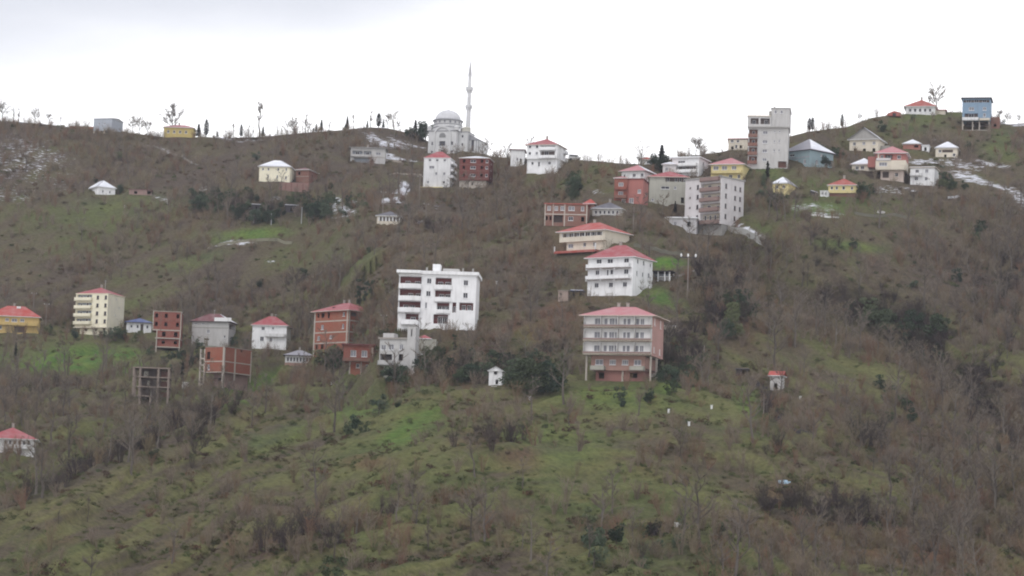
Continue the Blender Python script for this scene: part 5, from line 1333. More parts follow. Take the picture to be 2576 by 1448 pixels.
def shrub_mesh(seed, h=3.2, r=1.7, stems=15, tw=7):
    rng = random.Random(seed); mb = MB()
    for i in range(stems):
        a = rng.uniform(0, 6.283); lean = rng.uniform(0.1, 1.0) * r; hh = h * rng.uniform(.6, 1.0)
        base = Vector((math.cos(a) * .2, math.sin(a) * .2, -.3))
        p = [base]
        for k in range(1, 4):
            t = k / 3
            p.append(Vector((math.cos(a) * (.2 + lean * t ** 1.4) + rng.uniform(-.15, .15), math.sin(a) * (.2 + lean * t ** 1.4) + rng.uniform(-.15, .15), hh * t)))
        ribbon(mb, p, .085, .03, rng)
        for j in range(tw):
            t = rng.uniform(.3, 1.0) * 3; k = min(2, int(t)); q = p[k].lerp(p[k+1], t - k)
            d = Vector((rng.uniform(-1, 1), rng.uniform(-1, 1), rng.uniform(.2, 1.3))).normalized() * rng.uniform(.5, 1.1)
            ribbon(mb, [q, q + d * .5 + Vector((0, 0, .04)), q + d], .040, .016, rng)
    me = bpy.data.meshes.new('bare_shrub'); me.from_pydata(mb.v, [], mb.f); return me

def bare_tree(seed, H=9.0, spread=3.2, limbs=11, style='round', twn=9, tw=.035):
    """Trunk and limbs (tubes) and a crown of fine twigs (ribbons)."""
    rng = random.Random(seed); tr, cr = MB(), MB()
    r0 = .022 * H
    p = Vector((0, 0, -.5)); pts = [p]
    for k in range(1, 7):
        p = Vector((rng.uniform(-.03, .03) * H, rng.uniform(-.03, .03) * H, H * .85 * k / 6)) + Vector((p.x * .6, p.y * .6, 0)); pts.append(p)
    for k in range(6): tr.tube(pts[k], pts[k+1], r0 * (1 - k / 6.8), r0 * (1 - (k + 1) / 6.8), 6)
    for i in range(limbs):
        t = rng.uniform(.28, .95) if style != 'pollard' else rng.uniform(.22, .34)
        z = t * 6; k = min(5, int(z)); q = pts[k].lerp(pts[k+1], z - k)
        a = i * 2.4 + rng.uniform(-.5, .5)
        if style == 'tall': L_, up = spread * rng.uniform(.4, .8) * (1.1 - t * .5), 1.5
        elif style == 'pollard': L_, up = spread * rng.uniform(.9, 1.4), 1.9
        else: L_, up = spread * rng.uniform(.7, 1.1) * (1.25 - t * .55), .9
        d = Vector((math.cos(a), math.sin(a), up * rng.uniform(.6, 1.2))).normalized()
        e1 = q + d * L_ * .5; d2 = (d + Vector((0, 0, .35)) + Vector((rng.uniform(-.3, .3), rng.uniform(-.3, .3), 0))).normalized(); e2 = e1 + d2 * L_ * .6
        rl = r0 * .42 * (1.1 - t * .6)
        tr.tube(q, e1, rl, rl * .65, 4); tr.tube(e1, e2, rl * .65, rl * .2, 4)
        for j in range(5):
            tt_ = rng.uniform(.25, 1); s_ = q.lerp(e1, tt_ * 2) if tt_ < .5 else e1.lerp(e2, tt_ * 2 - 1)
            dd = (d + Vector((rng.uniform(-1, 1), rng.uniform(-1, 1), rng.uniform(-.1, .9)))).normalized()
            l2 = L_ * rng.uniform(.3, .5); m_ = s_ + dd * l2
            ribbon(cr, [s_, s_.lerp(m_, .5) + Vector((0, 0, .05)), m_], tw * 2, tw, rng)
            for n_ in range(twn):
                s3 = s_.lerp(m_, rng.uniform(.2, 1)); d3 = (dd + Vector((rng.uniform(-1, 1), rng.uniform(-1, 1), rng.uniform(-.4, .9)))).normalized() * l2 * rng.uniform(.3, .75)
                ribbon(cr, [s3, s3 + d3 * .5 + Vector((0, 0, .04)), s3 + d3], tw, tw * .5, rng)
    a = bpy.data.meshes.new('trunk'); a.from_pydata(tr.v, [], tr.f); a.materials.append(BARK)
    b = bpy.data.meshes.new('crown'); b.from_pydata(cr.v, [], cr.f); b.materials.append(TWIG2)
    return a, b

def leaf_quads(mb, c, r, n, size, rng, squash=.8):
    for i in range(n):
        d = Vector((rng.gauss(0, 1), rng.gauss(0, 1), rng.gauss(0, 1))).normalized() * r * rng.uniform(.55, 1.05)
        d.z *= squash; p = c + d
        a = Vector((rng.uniform(-1, 1), rng.uniform(-1, 1), rng.uniform(-1, 1))).normalized(); b_ = a.orthogonal().normalized()
        s = size * rng.uniform(.6, 1.3)
        b0 = len(mb.v); mb.v += [tuple(p - a * s), tuple(p + b_ * s * .6), tuple(p + a * s), tuple(p - b_ * s * .6)]
        mb.f.append((b0, b0 + 1, b0 + 2, b0 + 3)); mb.m.append(0)

def leafy_tree(seed, H=6.0, R_=2.6, lobes=11, per=95, size=.24, mat=None, low=.25):
    rng = random.Random(seed); mb, tr = MB(), MB()
    tr.tube((0, 0, -.5), (0, 0, H * .7), .03 * H, .012 * H, 6)
    for i in range(lobes):
        t = rng.uniform(0, 1); z = H * (low + (.92 - low) * t)
        rr = R_ * math.sqrt(max(.05, 1 - ((z / H - .5) / .6) ** 2)) * rng.uniform(.2, .85); a = rng.uniform(0, 6.283)
        c = Vector((math.cos(a) * rr, math.sin(a) * rr, z)); tr.tube((0, 0, z * .6), c, .008 * H, .003 * H, 4)
        leaf_quads(mb, c, R_ * rng.uniform(.32, .52), per, size, rng)
    a = bpy.data.meshes.new('trunk'); a.from_pydata(tr.v, [], tr.f); a.materials.append(BARK)
    b = bpy.data.meshes.new('crown'); b.from_pydata(mb.v, [], mb.f); b.materials.append(mat or IVY)
    return a, b

def conifer(seed, H=7.0, R_=1.6, n=1100, bare=.12, mat=None, bulge=0.0):
    rng = random.Random(seed); mb, tr = MB(), MB()
    tr.tube((0, 0, -.5), (0, 0, H * .9), .022 * H, .008 * H, 6)
    for i in range(n):
        t = rng.random() ** 1.25
        z = H * (bare + (1 - bare) * t)
        prof = (1 - t) ** .85 if not bulge else math.sin(math.pi * min(1, (t * .93 + .09))) ** .7
        rr = R_ * prof * (.75 + .25 * math.sin(t * 40 + seed)) * rng.uniform(.35, 1.0); a = rng.uniform(0, 6.283)
        p = Vector((math.cos(a) * rr, math.sin(a) * rr, z)); s = .05 * H * rng.uniform(.5, 1.1)
        o_ = Vector((math.cos(a), math.sin(a), rng.uniform(-.5, .3))).normalized(); w = Vector((-math.sin(a), math.cos(a), rng.uniform(-.3, .3))).normalized()
        b0 = len(mb.v); mb.v += [tuple(p - o_ * s), tuple(p + w * s * .5), tuple(p + o_ * s), tuple(p - w * s * .5)]
        mb.f.append((b0, b0 + 1, b0 + 2, b0 + 3)); mb.m.append(0)
    a = bpy.data.meshes.new('trunk'); a.from_pydata(tr.v, [], tr.f); a.materials.append(BARK)
    b = bpy.data.meshes.new('crown'); b.from_pydata(mb.v, [], mb.f); b.materials.append(mat or CONI)
    return a, b

def clump_mesh(name, seed, r=.9, n=90, size=.13, squash=.6, mat=None):
    rng = random.Random(seed); mb = MB()
    for i in range(4):
        leaf_quads(mb, Vector((rng.uniform(-.6, .6) * r, rng.uniform(-.6, .6) * r, r * .3)), r * rng.uniform(.5, .8), n // 4, size, rng, squash)
    me = bpy.data.meshes.new(name); me.from_pydata(mb.v, [], mb.f); me.materials.append(mat); return me

def tuft_mesh(seed):
    rng = random.Random(seed); mb = MB()
    for i in range(26):
        a = rng.uniform(0, 6.283); q = Vector((rng.uniform(-.35, .35), rng.uniform(-.35, .35), -.08))
        d = Vector((math.cos(a) * .35, math.sin(a) * .35, rng.uniform(.25, .6)))
        ribbon(mb, [q, q + d * .6, q + d + Vector((math.cos(a) * .12, math.sin(a) * .12, -.08))], .07, .02, rng)
    me = bpy.data.meshes.new('grass_tussock'); me.from_pydata(mb.v, [], mb.f); me.materials.append(TUFT); return me

# ---- places for what nobody could count
TREES = np.array([
 [.15,0,0,0,0,0,0,0,0],[.1,.1,.4,.3,.1,.08,.1,.08,.05],[.03,.1,.12,.12,.15,.12,.65,.3,.5],[.2,.3,.3,.2,.2,.08,.6,.7,.9],
 [.06,.08,.08,.08,.3,.3,.5,.7,.9],[.5,.4,.03,.03,.1,.06,.25,.6,.9],[.04,.04,0,.03,.08,.04,.08,.6,.8],[.02,.04,.08,.16,.16,.1,.2,.5,.7],[.02,.04,.05,.1,.12,.1,.15,.3,.5]])
EVER = [(560,515,85,32,0,.8),(680,545,70,22,0,1),(800,530,60,30,0,.8),(1200,940,130,35,8,.9),(1340,950,90,40,0,1.1),(1010,950,60,30,0,.8),(830,900,45,45,0,.9),(1090,890,40,40,0,.7),
 (1840,790,50,60,20,.9),(2180,790,90,40,40,.7),(2280,850,100,40,35,.7),(1700,930,120,50,0,.5),(600,860,30,20,0,.5),(310,850,60,18,0,.7),(460,900,60,40,0,.4),(130,835,60,15,0,.4),
 (1950,505,45,22,0,1),(2070,405,35,22,0,1),(2170,490,22,20,0,1),(2400,470,30,30,0,.6),(1400,955,60,25,0,.8),(1760,1380,160,40,0,.35),(1550,1400,120,40,0,.2),(2250,1020,60,50,30,.4),
 (2130,630,40,20,0,.4),(880,530,40,30,0,.6),(2460,600,50,20,0,.3),(1560,1020,80,15,0,.2),(950,1060,80,30,-20,.25),(240,465,20,12,0,.6),(1440,463,20,20,0,1),(420,930,20,20,0,.3)]
DARKB = [(1250,870,60,22,-10,.8),(1330,890,90,20,-8,.9),(1720,880,110,60,0,.8),(1800,720,60,40,30,.7),(2290,830,110,60,35,.9),(2150,770,80,40,35,.8),(2060,1300,200,30,8,.8),(1240,1110,80,30,-15,.5),
 (750,1370,120,30,0,.6),(1000,1310,60,20,0,.5),(2450,950,90,80,40,.5),(2080,640,60,40,40,.3),(2190,1120,50,40,0,.4),(480,1170,80,25,-20,.4),(500,1100,40,30,0,.5),(1900,1150,60,30,0,.4)]
r0_, r1_ = NF - 4, NF + NV + 3
sub = slice(r0_, r1_)
A = G_ = vert.reshape(rows, NU, 3)[sub]
e1 = A[1:, :-1] - A[:-1, :-1]; e2 = A[:-1, 1:] - A[:-1, :-1]
area = np.linalg.norm(np.cross(e1, e2), axis=-1)
cu, cv = GUv[sub][:-1, :-1], GVv[sub][:-1, :-1]
inview = ((cu > -260) & (cu < 2840) & (cv < 1560)).astype(float)
rs = np.random.default_rng(7)
wxx, wyy = A[:-1, :-1, 0], A[:-1, :-1, 1]
clus = np.clip(fbm(wxx / 22, wyy / 22, 3, 91) * 2.6 + .6, 0.05, 1.5)
clus2 = np.clip(fbm(wxx / 12, wyy / 12, 3, 93) * 3.2 + .5, 0, 1.6)
md = meadow[sub][:-1, :-1]; sn_ = snow[sub][:-1, :-1]; gr = green[sub][:-1, :-1]
ever = cover(cu, cv, EVER); darkb = cover(cu, cv, DARKB)
damp_shade_ = damp_shade[sub][:-1, :-1]
roof_line = np.clip((cv - np.interp(cu, [p[0] for p in SKYLINE], [p[1] for p in SKYLINE])) / 10, 0, 1)
FA = np.array([f for f in FOOT])
def places(dens, seed):
    lam = dens * area * inview
    n = rs.poisson(lam)
    i, j = np.nonzero(n)
    k = np.repeat(np.arange(len(i)), n[i, j]); i, j = i[k], j[k]
    s, t = rs.random(len(i)), rs.random(len(i))
    p = A[i, j] + e1[i, j] * s[:, None] + e2[i, j] * t[:, None]
    ok = np.ones(len(p), bool)
    for cx, cy, ax, ay, hw, hd in FA:
        dx, dy = p[:, 0] - cx, p[:, 1] - cy
        ok &= ~((np.abs(dx * ax + dy * ay) < hw) & (np.abs(-dx * ay + dy * ax) < hd))
    return p[ok], i[ok], j[ok]
def scatter(name, label, p, protos, smin, smax, seed, tilt=.12):
    r = np.random.default_rng(seed)
    n = len(p)
    me = bpy.data.meshes.new(name); me.vertices.add(n); me.vertices.foreach_set('co', p.astype(np.float32).ravel())
    rot = np.stack([r.normal(0, tilt, n), r.normal(0, tilt, n), r.random(n) * 6.283], -1)
    a = me.attributes.new('rot', 'FLOAT_VECTOR', 'POINT'); a.data.foreach_set('vector', rot.astype(np.float32).ravel())
    sc = r.uniform(smin, smax, n)
    a = me.attributes.new('scl', 'FLOAT', 'POINT'); a.data.foreach_set('value', sc.astype(np.float32))
    a = me.attributes.new('pick', 'INT', 'POINT'); a.data.foreach_set('value', r.integers(0, len(protos), n).astype(np.int32))
    o = bpy.data.objects.new(name, me); COL.objects.link(o)
    pc = bpy.data.collections.new(name + '_kinds')
    for m_ in protos:
        q = bpy.data.objects.new(name + '_kind', m_); pc.objects.link(q)
    ng = bpy.data.node_groups.new(name, 'GeometryNodeTree')
    ng.interface.new_socket('Geometry', in_out='INPUT', socket_type='NodeSocketGeometry')
    ng.interface.new_socket('Geometry', in_out='OUTPUT', socket_type='NodeSocketGeometry')
    gi = ng.nodes.new('NodeGroupInput'); go = ng.nodes.new('NodeGroupOutput')
    ip = ng.nodes.new('GeometryNodeInstanceOnPoints'); ci = ng.nodes.new('GeometryNodeCollectionInfo')
    ci.inputs['Collection'].default_value = pc; ci.inputs['Separate Children'].default_value = True; ci.inputs['Reset Children'].default_value = True
    def na(nm, ty):
        x = ng.nodes.new('GeometryNodeInputNamedAttribute'); x.data_type = ty; x.inputs['Name'].default_value = nm
        return [q for q in x.outputs if q.name == 'Attribute' and q.enabled][0]
    mp_ = ng.nodes.new('GeometryNodeMeshToPoints')
    ng.links.new(gi.outputs[0], mp_.inputs['Mesh']); ng.links.new(mp_.outputs[0], ip.inputs['Points'])
    ng.links.new(ci.outputs[0], ip.inputs['Instance']); ip.inputs['Pick Instance'].default_value = True
    ng.links.new(na('pick', 'INT'), ip.inputs['Instance Index'])
    er = ng.nodes.new('FunctionNodeEulerToRotation'); ng.links.new(na('rot', 'FLOAT_VECTOR'), er.inputs[0]); ng.links.new(er.outputs[0], ip.inputs['Rotation'])
    ng.links.new(na('scl', 'FLOAT'), ip.inputs['Scale'])
    ng.links.new(ip.outputs[0], go.inputs[0])
    md_ = o.modifiers.new('scatter', 'NODES'); md_.node_group = ng
    o['kind'] = 'stuff'; o['label'] = label; o['category'] = name.replace('_', ' ')
    return o
def joined(a, b):
    """One mesh of trunk and crown for the trees nobody could count."""
    va = [tuple(v.co) for v in a.vertices]; fa = [tuple(p.vertices) for p in a.polygons]
    vb = [tuple(v.co) for v in b.vertices]; k = len(va); fb = [tuple(i + k for i in p.vertices) for p in b.polygons]
    me = bpy.data.meshes.new('woodland_tree'); me.from_pydata(va + vb, [], fa + fb)
    me.materials.append(BARKW if b.materials[0] == TWIG2 else a.materials[0]); me.materials.append(b.materials[0])
    me.polygons.foreach_set('material_index', [0] * len(fa) + [1] * len(fb)); return me

scr = gridmap(SCRUB, cu, cv); trs = gridmap(TREES, cu, cv)
shrubs = []
for i in range(9):
    m_ = shrub_mesh(i, h=2.0 + .28 * i, r=1.2 + .15 * (i % 3), stems=13 + i); m_.materials.append(TWIG); shrubs.append(m_)
d = scr ** np.where(cv > 980, 1.9, 1.4) * clus / 4.8 * np.clip(1 - md * 1.3, .02, 1) * np.clip(1 - sn_ * 1.1, .05, 1) * roof_line
p, _, _ = places(d, 1); n1 = len(p)
scatter('bare_scrub', 'grey-brown leafless hazel scrub covering the hillside', p, shrubs, .45, 1.4, 11)
dks = []
DTW = bark('dark_thicket_twigs', [(0.0, (0.050, 0.040, 0.042)), (0.5, (0.080, 0.062, 0.056)), (1.0, (0.062, 0.058, 0.040))])
for i in range(5):
    m_ = shrub_mesh(40 + i, h=2.6 + .5 * i, r=1.7, stems=20, tw=9); m_.materials.append(DTW); dks.append(m_)
p, _, _ = places((.10 * damp_shade_ ** 1.3 + .10 * darkb) * np.clip(1 - md, 0, 1) * clus2 * roof_line, 6)
scatter('dark_thicket', 'dark brown thorny thickets in the hollows', p, dks, .7, 1.5, 16)
brm = [clump_mesh('brush_clump', 50 + i, .8 + .1 * i, 110, .12, .6, BRAM) for i in range(4)]
d = (.045 * clus2 * np.clip(1 - md, .1, 1) + .10 * darkb) * np.clip(1 - sn_, .1, 1)
p, _, _ = places(d, 2); n2 = len(p)
scatter('low_brush', 'low olive and russet brambles between the shrubs', p, brm, .6, 1.7, 12)
tfs = [tuft_mesh(80 + i) for i in range(4)]
d = .16 * np.clip(clus2, .2, 1.2) * np.clip(1 - md * .5, 0, 1) * np.clip((720 - np.linalg.norm(A[:-1, :-1], axis=-1)) / 200, 0, 1) * (cv > 700)
p, _, _ = places(d, 3); n3 = len(p)
scatter('grass_tussocks', 'rough winter grass on the lower slope', p, tfs, .7, 1.6, 13)
wood = [joined(*bare_tree(200 + i, H=7 + 1.1 * i, spread=2.2 + .25 * i, limbs=10, style='round', twn=9, tw=.04)) for i in range(5)]
d = (trs + .5 * damp_shade_) * clus / 36 * np.clip(1 - md * 2, 0, 1) * roof_line
p, _, _ = places(d, 4); n4 = len(p)
scatter('bare_woodland', 'leafless grey woodland on the slopes', p, wood, .6, 1.35, 14, .06)
evs = [joined(*leafy_tree(300 + i, H=2.6 + .5 * i, R_=1.5 + .15 * i, lobes=8, per=60, size=.2, mat=(IVY, OLIV)[i % 2], low=.1)) for i in range(4)]
d = (ever / 11 + .0003 * clus2) * roof_line * np.clip(1 - sn_, .1, 1)
p, _, _ = places(d, 5); n5 = len(p)
scatter('evergreen_bushes', 'dark evergreen bushes filling the gullies and gardens', p, evs, .6, 1.3, 15, .08)
print('SCATTER', n1, n2, n3, n4, n5)

# ---- trees one can tell apart
_tk = {}
def tree_kind(key):
    if key in _tk: return _tk[key]
    k, i = key
    if k == 'round': m_ = bare_tree(400 + i, 9, 3.6, 17, 'round', 12, .075)
    elif k == 'tall': m_ = bare_tree(420 + i, 12, 2.7, 16, 'tall', 10, .07)
    elif k == 'pollard': m_ = bare_tree(440 + i, 9, 3.4, 12, 'pollard', 7, .05)
    elif k == 'conifer': m_ = conifer(460 + i, 7, 1.5, 1500)
    elif k == 'cypress': m_ = conifer(470 + i, 8, .95, 1300, .04, bulge=1)
    elif k == 'oval': m_ = conifer(480 + i, 7, 1.35, 1200, .16, bulge=1)
    elif k == 'ivy': m_ = leafy_tree(490 + i, 8, 1.3, 16, 90, .17, IVY, .05)
    else: m_ = leafy_tree(500 + i, 6, 2.7, 15, 130, .22, (IVY, OLIV)[i % 2], .15)
    _tk[key] = m_; return m_
KH = {'round': 9.5, 'tall': 11.5, 'pollard': 10, 'conifer': 7, 'cypress': 8, 'oval': 7, 'ivy': 8, 'leafy': 6}
SKY_G, CON_G, EVG_G, BARE_G = 'bare trees along the skyline', 'conifers along the skyline', 'evergreen trees on the hillside', 'bare trees on the hillside'
def tree(kind, i, u, vbase, vtop, label, group, name=None, wide=1.0):
    P0 = at(u, vbase)
    if vbase < np.interp(u, [p[0] for p in SKYLINE], [p[1] for p in SKYLINE]) + 3: P0 = P0 + Vector((P0.x, P0.y, 0)).normalized() * 1.5; P0.z = ground_z(P0.x, P0.y)
    zc = -(CM.transposed() @ P0).z
    hh = (project(np.array(P0))[1] - vtop) * zc / FOC
    s = max(.15, hh / KH[kind])
    a, b = tree_kind((kind, i))
    nm = name or {'round': 'bare_tree', 'tall': 'bare_tree', 'pollard': 'bare_tree', 'conifer': 'conifer', 'cypress': 'cypress', 'oval': 'conifer', 'ivy': 'ivy_covered_tree', 'leafy': 'evergreen_tree'}[kind]
    r = empty(nm, P0, random.Random(int(u * 7 + vbase)).uniform(0, 6.28))
    r.scale = (s * wide, s * wide, s)
    tag(r, label, nm.replace('_', ' ').replace('bare tree', 'tree'), group)
    link_obj('trunk', a, r); link_obj('crown', b, r)
T = tree
# skyline, left to right
for kind, i, u, vb_, vt_, lab in [
 ('round', 0, 6, 304, 254, 'bare tree at the very left end of the skyline'), ('tall', 0, 34, 305, 262, 'thin bare tree second from the left end of the skyline'),
 ('tall', 1, 46, 306, 266, 'thin dark bare tree third from the left end of the skyline'), ('round', 1, 88, 310, 272, 'small bare tree on the far left skyline by the snow strip'),
 ('round', 2, 123, 314, 285, 'little bare tree left of the pale blue-grey block'), ('tall', 2, 152, 317, 290, 'faint sapling nearest the left of the pale blue-grey block'),
 ('round', 0, 333, 336, 292, 'round bare tree first right of the pale blue-grey block'), ('round', 1, 350, 337, 293, 'broad bare tree second right of the pale blue-grey block'),
 ('round', 2, 369, 338, 303, 'smaller bare tree third right of the pale blue-grey block'), ('round', 0, 430, 343, 261, 'tall bare tree rising in front of the long yellow building'),
 ('tall', 1, 545, 346, 325, 'tiny sapling right of the pair of dark conifers'), ('tall', 2, 586, 346, 305, 'very thin bare tree between two small conifers'),
 ('tall', 0, 626, 347, 305, 'bare poplar just right of a small conifer on the left ridge'), ('tall', 1, 637, 347, 312, 'short bare poplar close beside a taller one on the left ridge'),
 ('tall', 2, 652, 347, 246, 'tallest thin poplar on the left ridge'), ('tall', 0, 697, 341, 308, 'faint bare tree on the middle of the left ridge'),
 ('tall', 1, 708, 340, 311, 'slim bare tree right of a faint one on the middle ridge'), ('round', 1, 738, 336, 295, 'spreading bare tree on the middle of the left ridge'),
 ('tall', 2, 760, 334, 313, 'dark short stem left of the first of two low conifers'), ('tall', 1, 768, 333, 278, 'tall faint bare tree left of the low twin conifers'),
 ('tall', 0, 829, 329, 297, 'slim bare tree right of the triangular conifer'), ('tall', 2, 888, 324, 283, 'dark narrow poplar right of a conifer on the middle ridge'),
 ('tall', 1, 932, 321, 271, 'tallest dark poplar just left of the biggest ridge conifer'), ('round', 2, 975, 323, 285, 'faint bare tree right of the biggest ridge conifer'),
 ('pollard', 0, 989, 328, 307, 'gnarled bare tree above the snowy bank left of the mosque'), ('round', 0, 1003, 331, 303, 'thin bare tree nearest the mosque on its left'),
 ('round', 1, 1606, 412, 389, 'bare sapling on the saddle left of the big conifer'), ('round', 2, 1749, 389, 344, 'left one of two umbrella-shaped bare trees by the white villa'),
 ('round', 0, 1762, 388, 347, 'right one of two umbrella-shaped bare trees by the white villa'), ('round', 1, 2163, 309, 284, 'faint bare tree on the right ridge before the red cottage'),
 ('tall', 2, 2337, 283, 232, 'thin bare tree just right of the red-roofed ridge cottage'), ('round', 0, 2356, 282, 211, 'large round-crowned bare tree on the right ridge'),
 ('round', 2, 2515, 300, 276, 'bare tree just right of the blue house on posts'), ('round', 1, 2535, 310, 282, 'wide bare bush-like tree near the right end of the skyline'), ('round', 0, 2562, 312, 287, 'bare tree at the very right end of the skyline')]:
    T(kind, i, u, vb_, vt_, lab, SKY_G)
for kind, i, u, vb_, vt_, lab, w_ in [
 ('conifer', 0, 499, 345, 311, 'broad dark conifer at the right end of the yellow building', 1.2), ('oval', 0, 518, 343, 299, 'oval dark conifer right of the broad one by the yellow building', .85), ('oval', 1, 547, 347, 330, 'tiny conifer on the left ridge', .8),
 ('oval', 0, 606, 346, 312, 'dark oval conifer, first alone on the left ridge', .85), ('conifer', 1, 661, 346, 317, 'small pointed conifer right of the tallest poplar', 1.0), ('oval', 1, 788, 333, 321, 'squat little conifer left of its pointed twin', 1.2),
 ('conifer', 0, 795, 332, 310, 'pointed little conifer right of its squat twin', .9), ('conifer', 1, 808, 329, 300, 'triangular dark conifer on the middle ridge', 1.0), ('conifer', 0, 873, 324, 292, 'ragged conifer left of the dark narrow poplar', .9),
 ('oval', 0, 868, 326, 312, 'low dark bush conifer at the foot of the ragged one', .9), ('conifer', 1, 924, 322, 302, 'small conifer left of the tallest dark poplar', .9), ('oval', 1, 952, 321, 284, 'biggest dark conifer on the ridge left of the mosque', 1.05), ('conifer', 0, 964, 322, 301, 'small conifer at the right of the biggest ridge conifer', 1.0),
 ('conifer', 1, 1044, 347, 301, 'tall pointed conifer close left of the mosque', 1.0), ('leafy', 0, 1031, 345, 322, 'low dark tree leftmost of the clump beside the mosque', 1.0), ('conifer', 0, 1058, 352, 309, 'second pointed conifer between the clump and the mosque', 1.3), ('leafy', 0, 1070, 356, 306, 'dense dark tree touching the left wall of the mosque', .9),
 ('conifer', 0, 1664, 418, 364, 'big dark conifer with a pointed top on the saddle', 1.25), ('leafy', 0, 1652, 428, 388, 'dark round tree left at the foot of the big saddle conifer', .8), ('leafy', 2, 1675, 428, 390, 'dark round tree right at the foot of the big saddle conifer', .8),
 ('oval', 0, 2036, 331, 296, 'left trunk of the leaning pair of dark trees on the right ridge', 1.0), ('oval', 1, 2044, 329, 294, 'right trunk of the leaning pair of dark trees on the right ridge', .8), ('oval', 0, 2118, 320, 286, 'lone oval dark tree on the right ridge', .8)]:
    T(kind, i, u, vb_, vt_, lab, CON_G, wide=w_ * 1.3)
for kind, i, u, vb_, vt_, lab, w_ in [
 ('cypress', 0, 1930, 466, 404, 'dark cypress at the foot of the grey tower block', 1.0), ('leafy', 1, 1920, 468, 432, 'dark bush left of the cypress by the tower', .6), ('cypress', 1, 38, 913, 862, 'lone dark cypress by the green meadow at far left', .9), ('cypress', 0, 458, 962, 908, 'dark cypress beside the small white tank hut', 1.0),
 ('conifer', 1, 1698, 534, 505, 'small conifer at the left foot of the lilac-white block', 1.0), ('leafy', 1, 820, 938, 862, 'large round evergreen in front of the unfinished orange block', 1.3), ('leafy', 3, 842, 935, 880, 'round evergreen overlapping the left of the dark brick house', 1.0),
 ('leafy', 0, 985, 968, 915, 'dark evergreen under the bare concrete house', 1.1), ('leafy', 2, 1015, 970, 922, 'second dark evergreen under the bare concrete house', .9), ('leafy', 1, 1076, 925, 868, 'evergreen against the low grey house with small red roof', .9), ('ivy', 0, 1142, 880, 838, 'ivy-covered tree on the slope below the white block with rounded balconies', 1.2),
 ('ivy', 1, 905, 768, 697, 'left one of the ivy-clad trees behind the unfinished orange block', 1.0), ('ivy', 0, 920, 766, 702, 'middle one of the ivy-clad trees behind the unfinished orange block', .9), ('ivy', 2, 934, 772, 700, 'right one of the ivy-clad trees behind the unfinished orange block', 1.0),
 ('leafy', 0, 496, 535, 488, 'dark round evergreen at the left of the snowy huts', 1.1), ('leafy', 1, 520, 530, 495, 'evergreen second from the left above the yellow-green terrace', 1.0), ('leafy', 3, 600, 552, 512, 'paler evergreen in the middle of the grove above the terrace', 1.2), ('leafy', 2, 640, 564, 526, 'dark evergreen directly above the yellow-green terrace', 1.3), ('leafy', 0, 672, 562, 530, 'dark evergreen between the two snowy huts', 1.1),
 ('leafy', 2, 790, 556, 508, 'dark evergreen right of the wider snowy hut', 1.2), ('leafy', 3, 820, 550, 512, 'evergreen at the right end of the grove of the snowy huts', 1.1), ('leafy', 0, 1441, 490, 441, 'lone dark evergreen on the slope left of the salmon red house', 1.0), ('leafy', 2, 1446, 500, 462, 'lower dark evergreen beside the lone one left of the salmon red house', .9),
 ('leafy', 1, 1945, 512, 476, 'evergreen below the snowy yellow cottage', 1.3), ('leafy', 0, 1970, 513, 484, 'second evergreen below the snowy yellow cottage', 1.1), ('leafy', 1, 2058, 420, 387, 'evergreen hiding the right side of the pale blue house', 1.1), ('leafy', 0, 2080, 424, 392, 'second evergreen at the right corner of the pale blue house', 1.0), ('leafy', 2, 2166, 502, 466, 'dark evergreen at the right of the orange-roofed yellow cottage', 1.0),
 ('ivy', 1, 2368, 470, 413, 'dark ragged tree right of the white flat-roofed house', 1.0), ('leafy', 0, 2434, 380, 355, 'dark tree right of the snowy cottage at far right', .9), ('leafy', 0, 258, 0, 0, '', 0),
 ('leafy', 2, 300, 489, 463, 'dark round bush right of the small white snowy house', 1.1), ('leafy', 0, 290, 858, 822, 'dark bare-looking bush at the right foot of the cream block', 1.2), ('leafy', 3, 1842, 828, 762, 'tall evergreen in the gully right of the pink-roofed block', .9), ('ivy', 2, 1862, 800, 735, 'ivy-clad tree above the gully right of the pink-roofed block', 1.2), ('leafy', 1, 1826, 850, 800, 'lower evergreen in the gully right of the pink-roofed block', 1.0),
 ('leafy', 3, 1298, 978, 905, 'grey-green evergreen right of the small white cabin', 1.3), ('leafy', 1, 1335, 988, 898, 'largest grey-green evergreen right of the white cabin', 1.4), ('leafy', 2, 1368, 988, 912, 'dark evergreen third to the right of the white cabin', 1.3), ('leafy', 3, 1402, 975, 912, 'evergreen fourth to the right of the white cabin', 1.1), ('leafy', 2, 1182, 960, 915, 'dark evergreen left of the white cabin', 1.2), ('leafy', 0, 1150, 968, 928, 'lower dark evergreen left of the white cabin', 1.1),
 ('leafy', 0, 1235, 905, 878, 'dark bush above the white cabin', 1.4), ('leafy', 3, 2190, 820, 750, 'blue-green evergreen in the right-hand ravine', 1.1), ('leafy', 1, 2225, 835, 775, 'second blue-green evergreen in the right-hand ravine', 1.2), ('leafy', 0, 2300, 830, 780, 'dark tree in the upper part of the right-hand ravine', 1.1), ('leafy', 2, 2360, 850, 790, 'dark tree at the right of the ravine', 1.2)]:
    if lab: T(kind, i, u, vb_, vt_, lab, EVG_G, wide=w_)
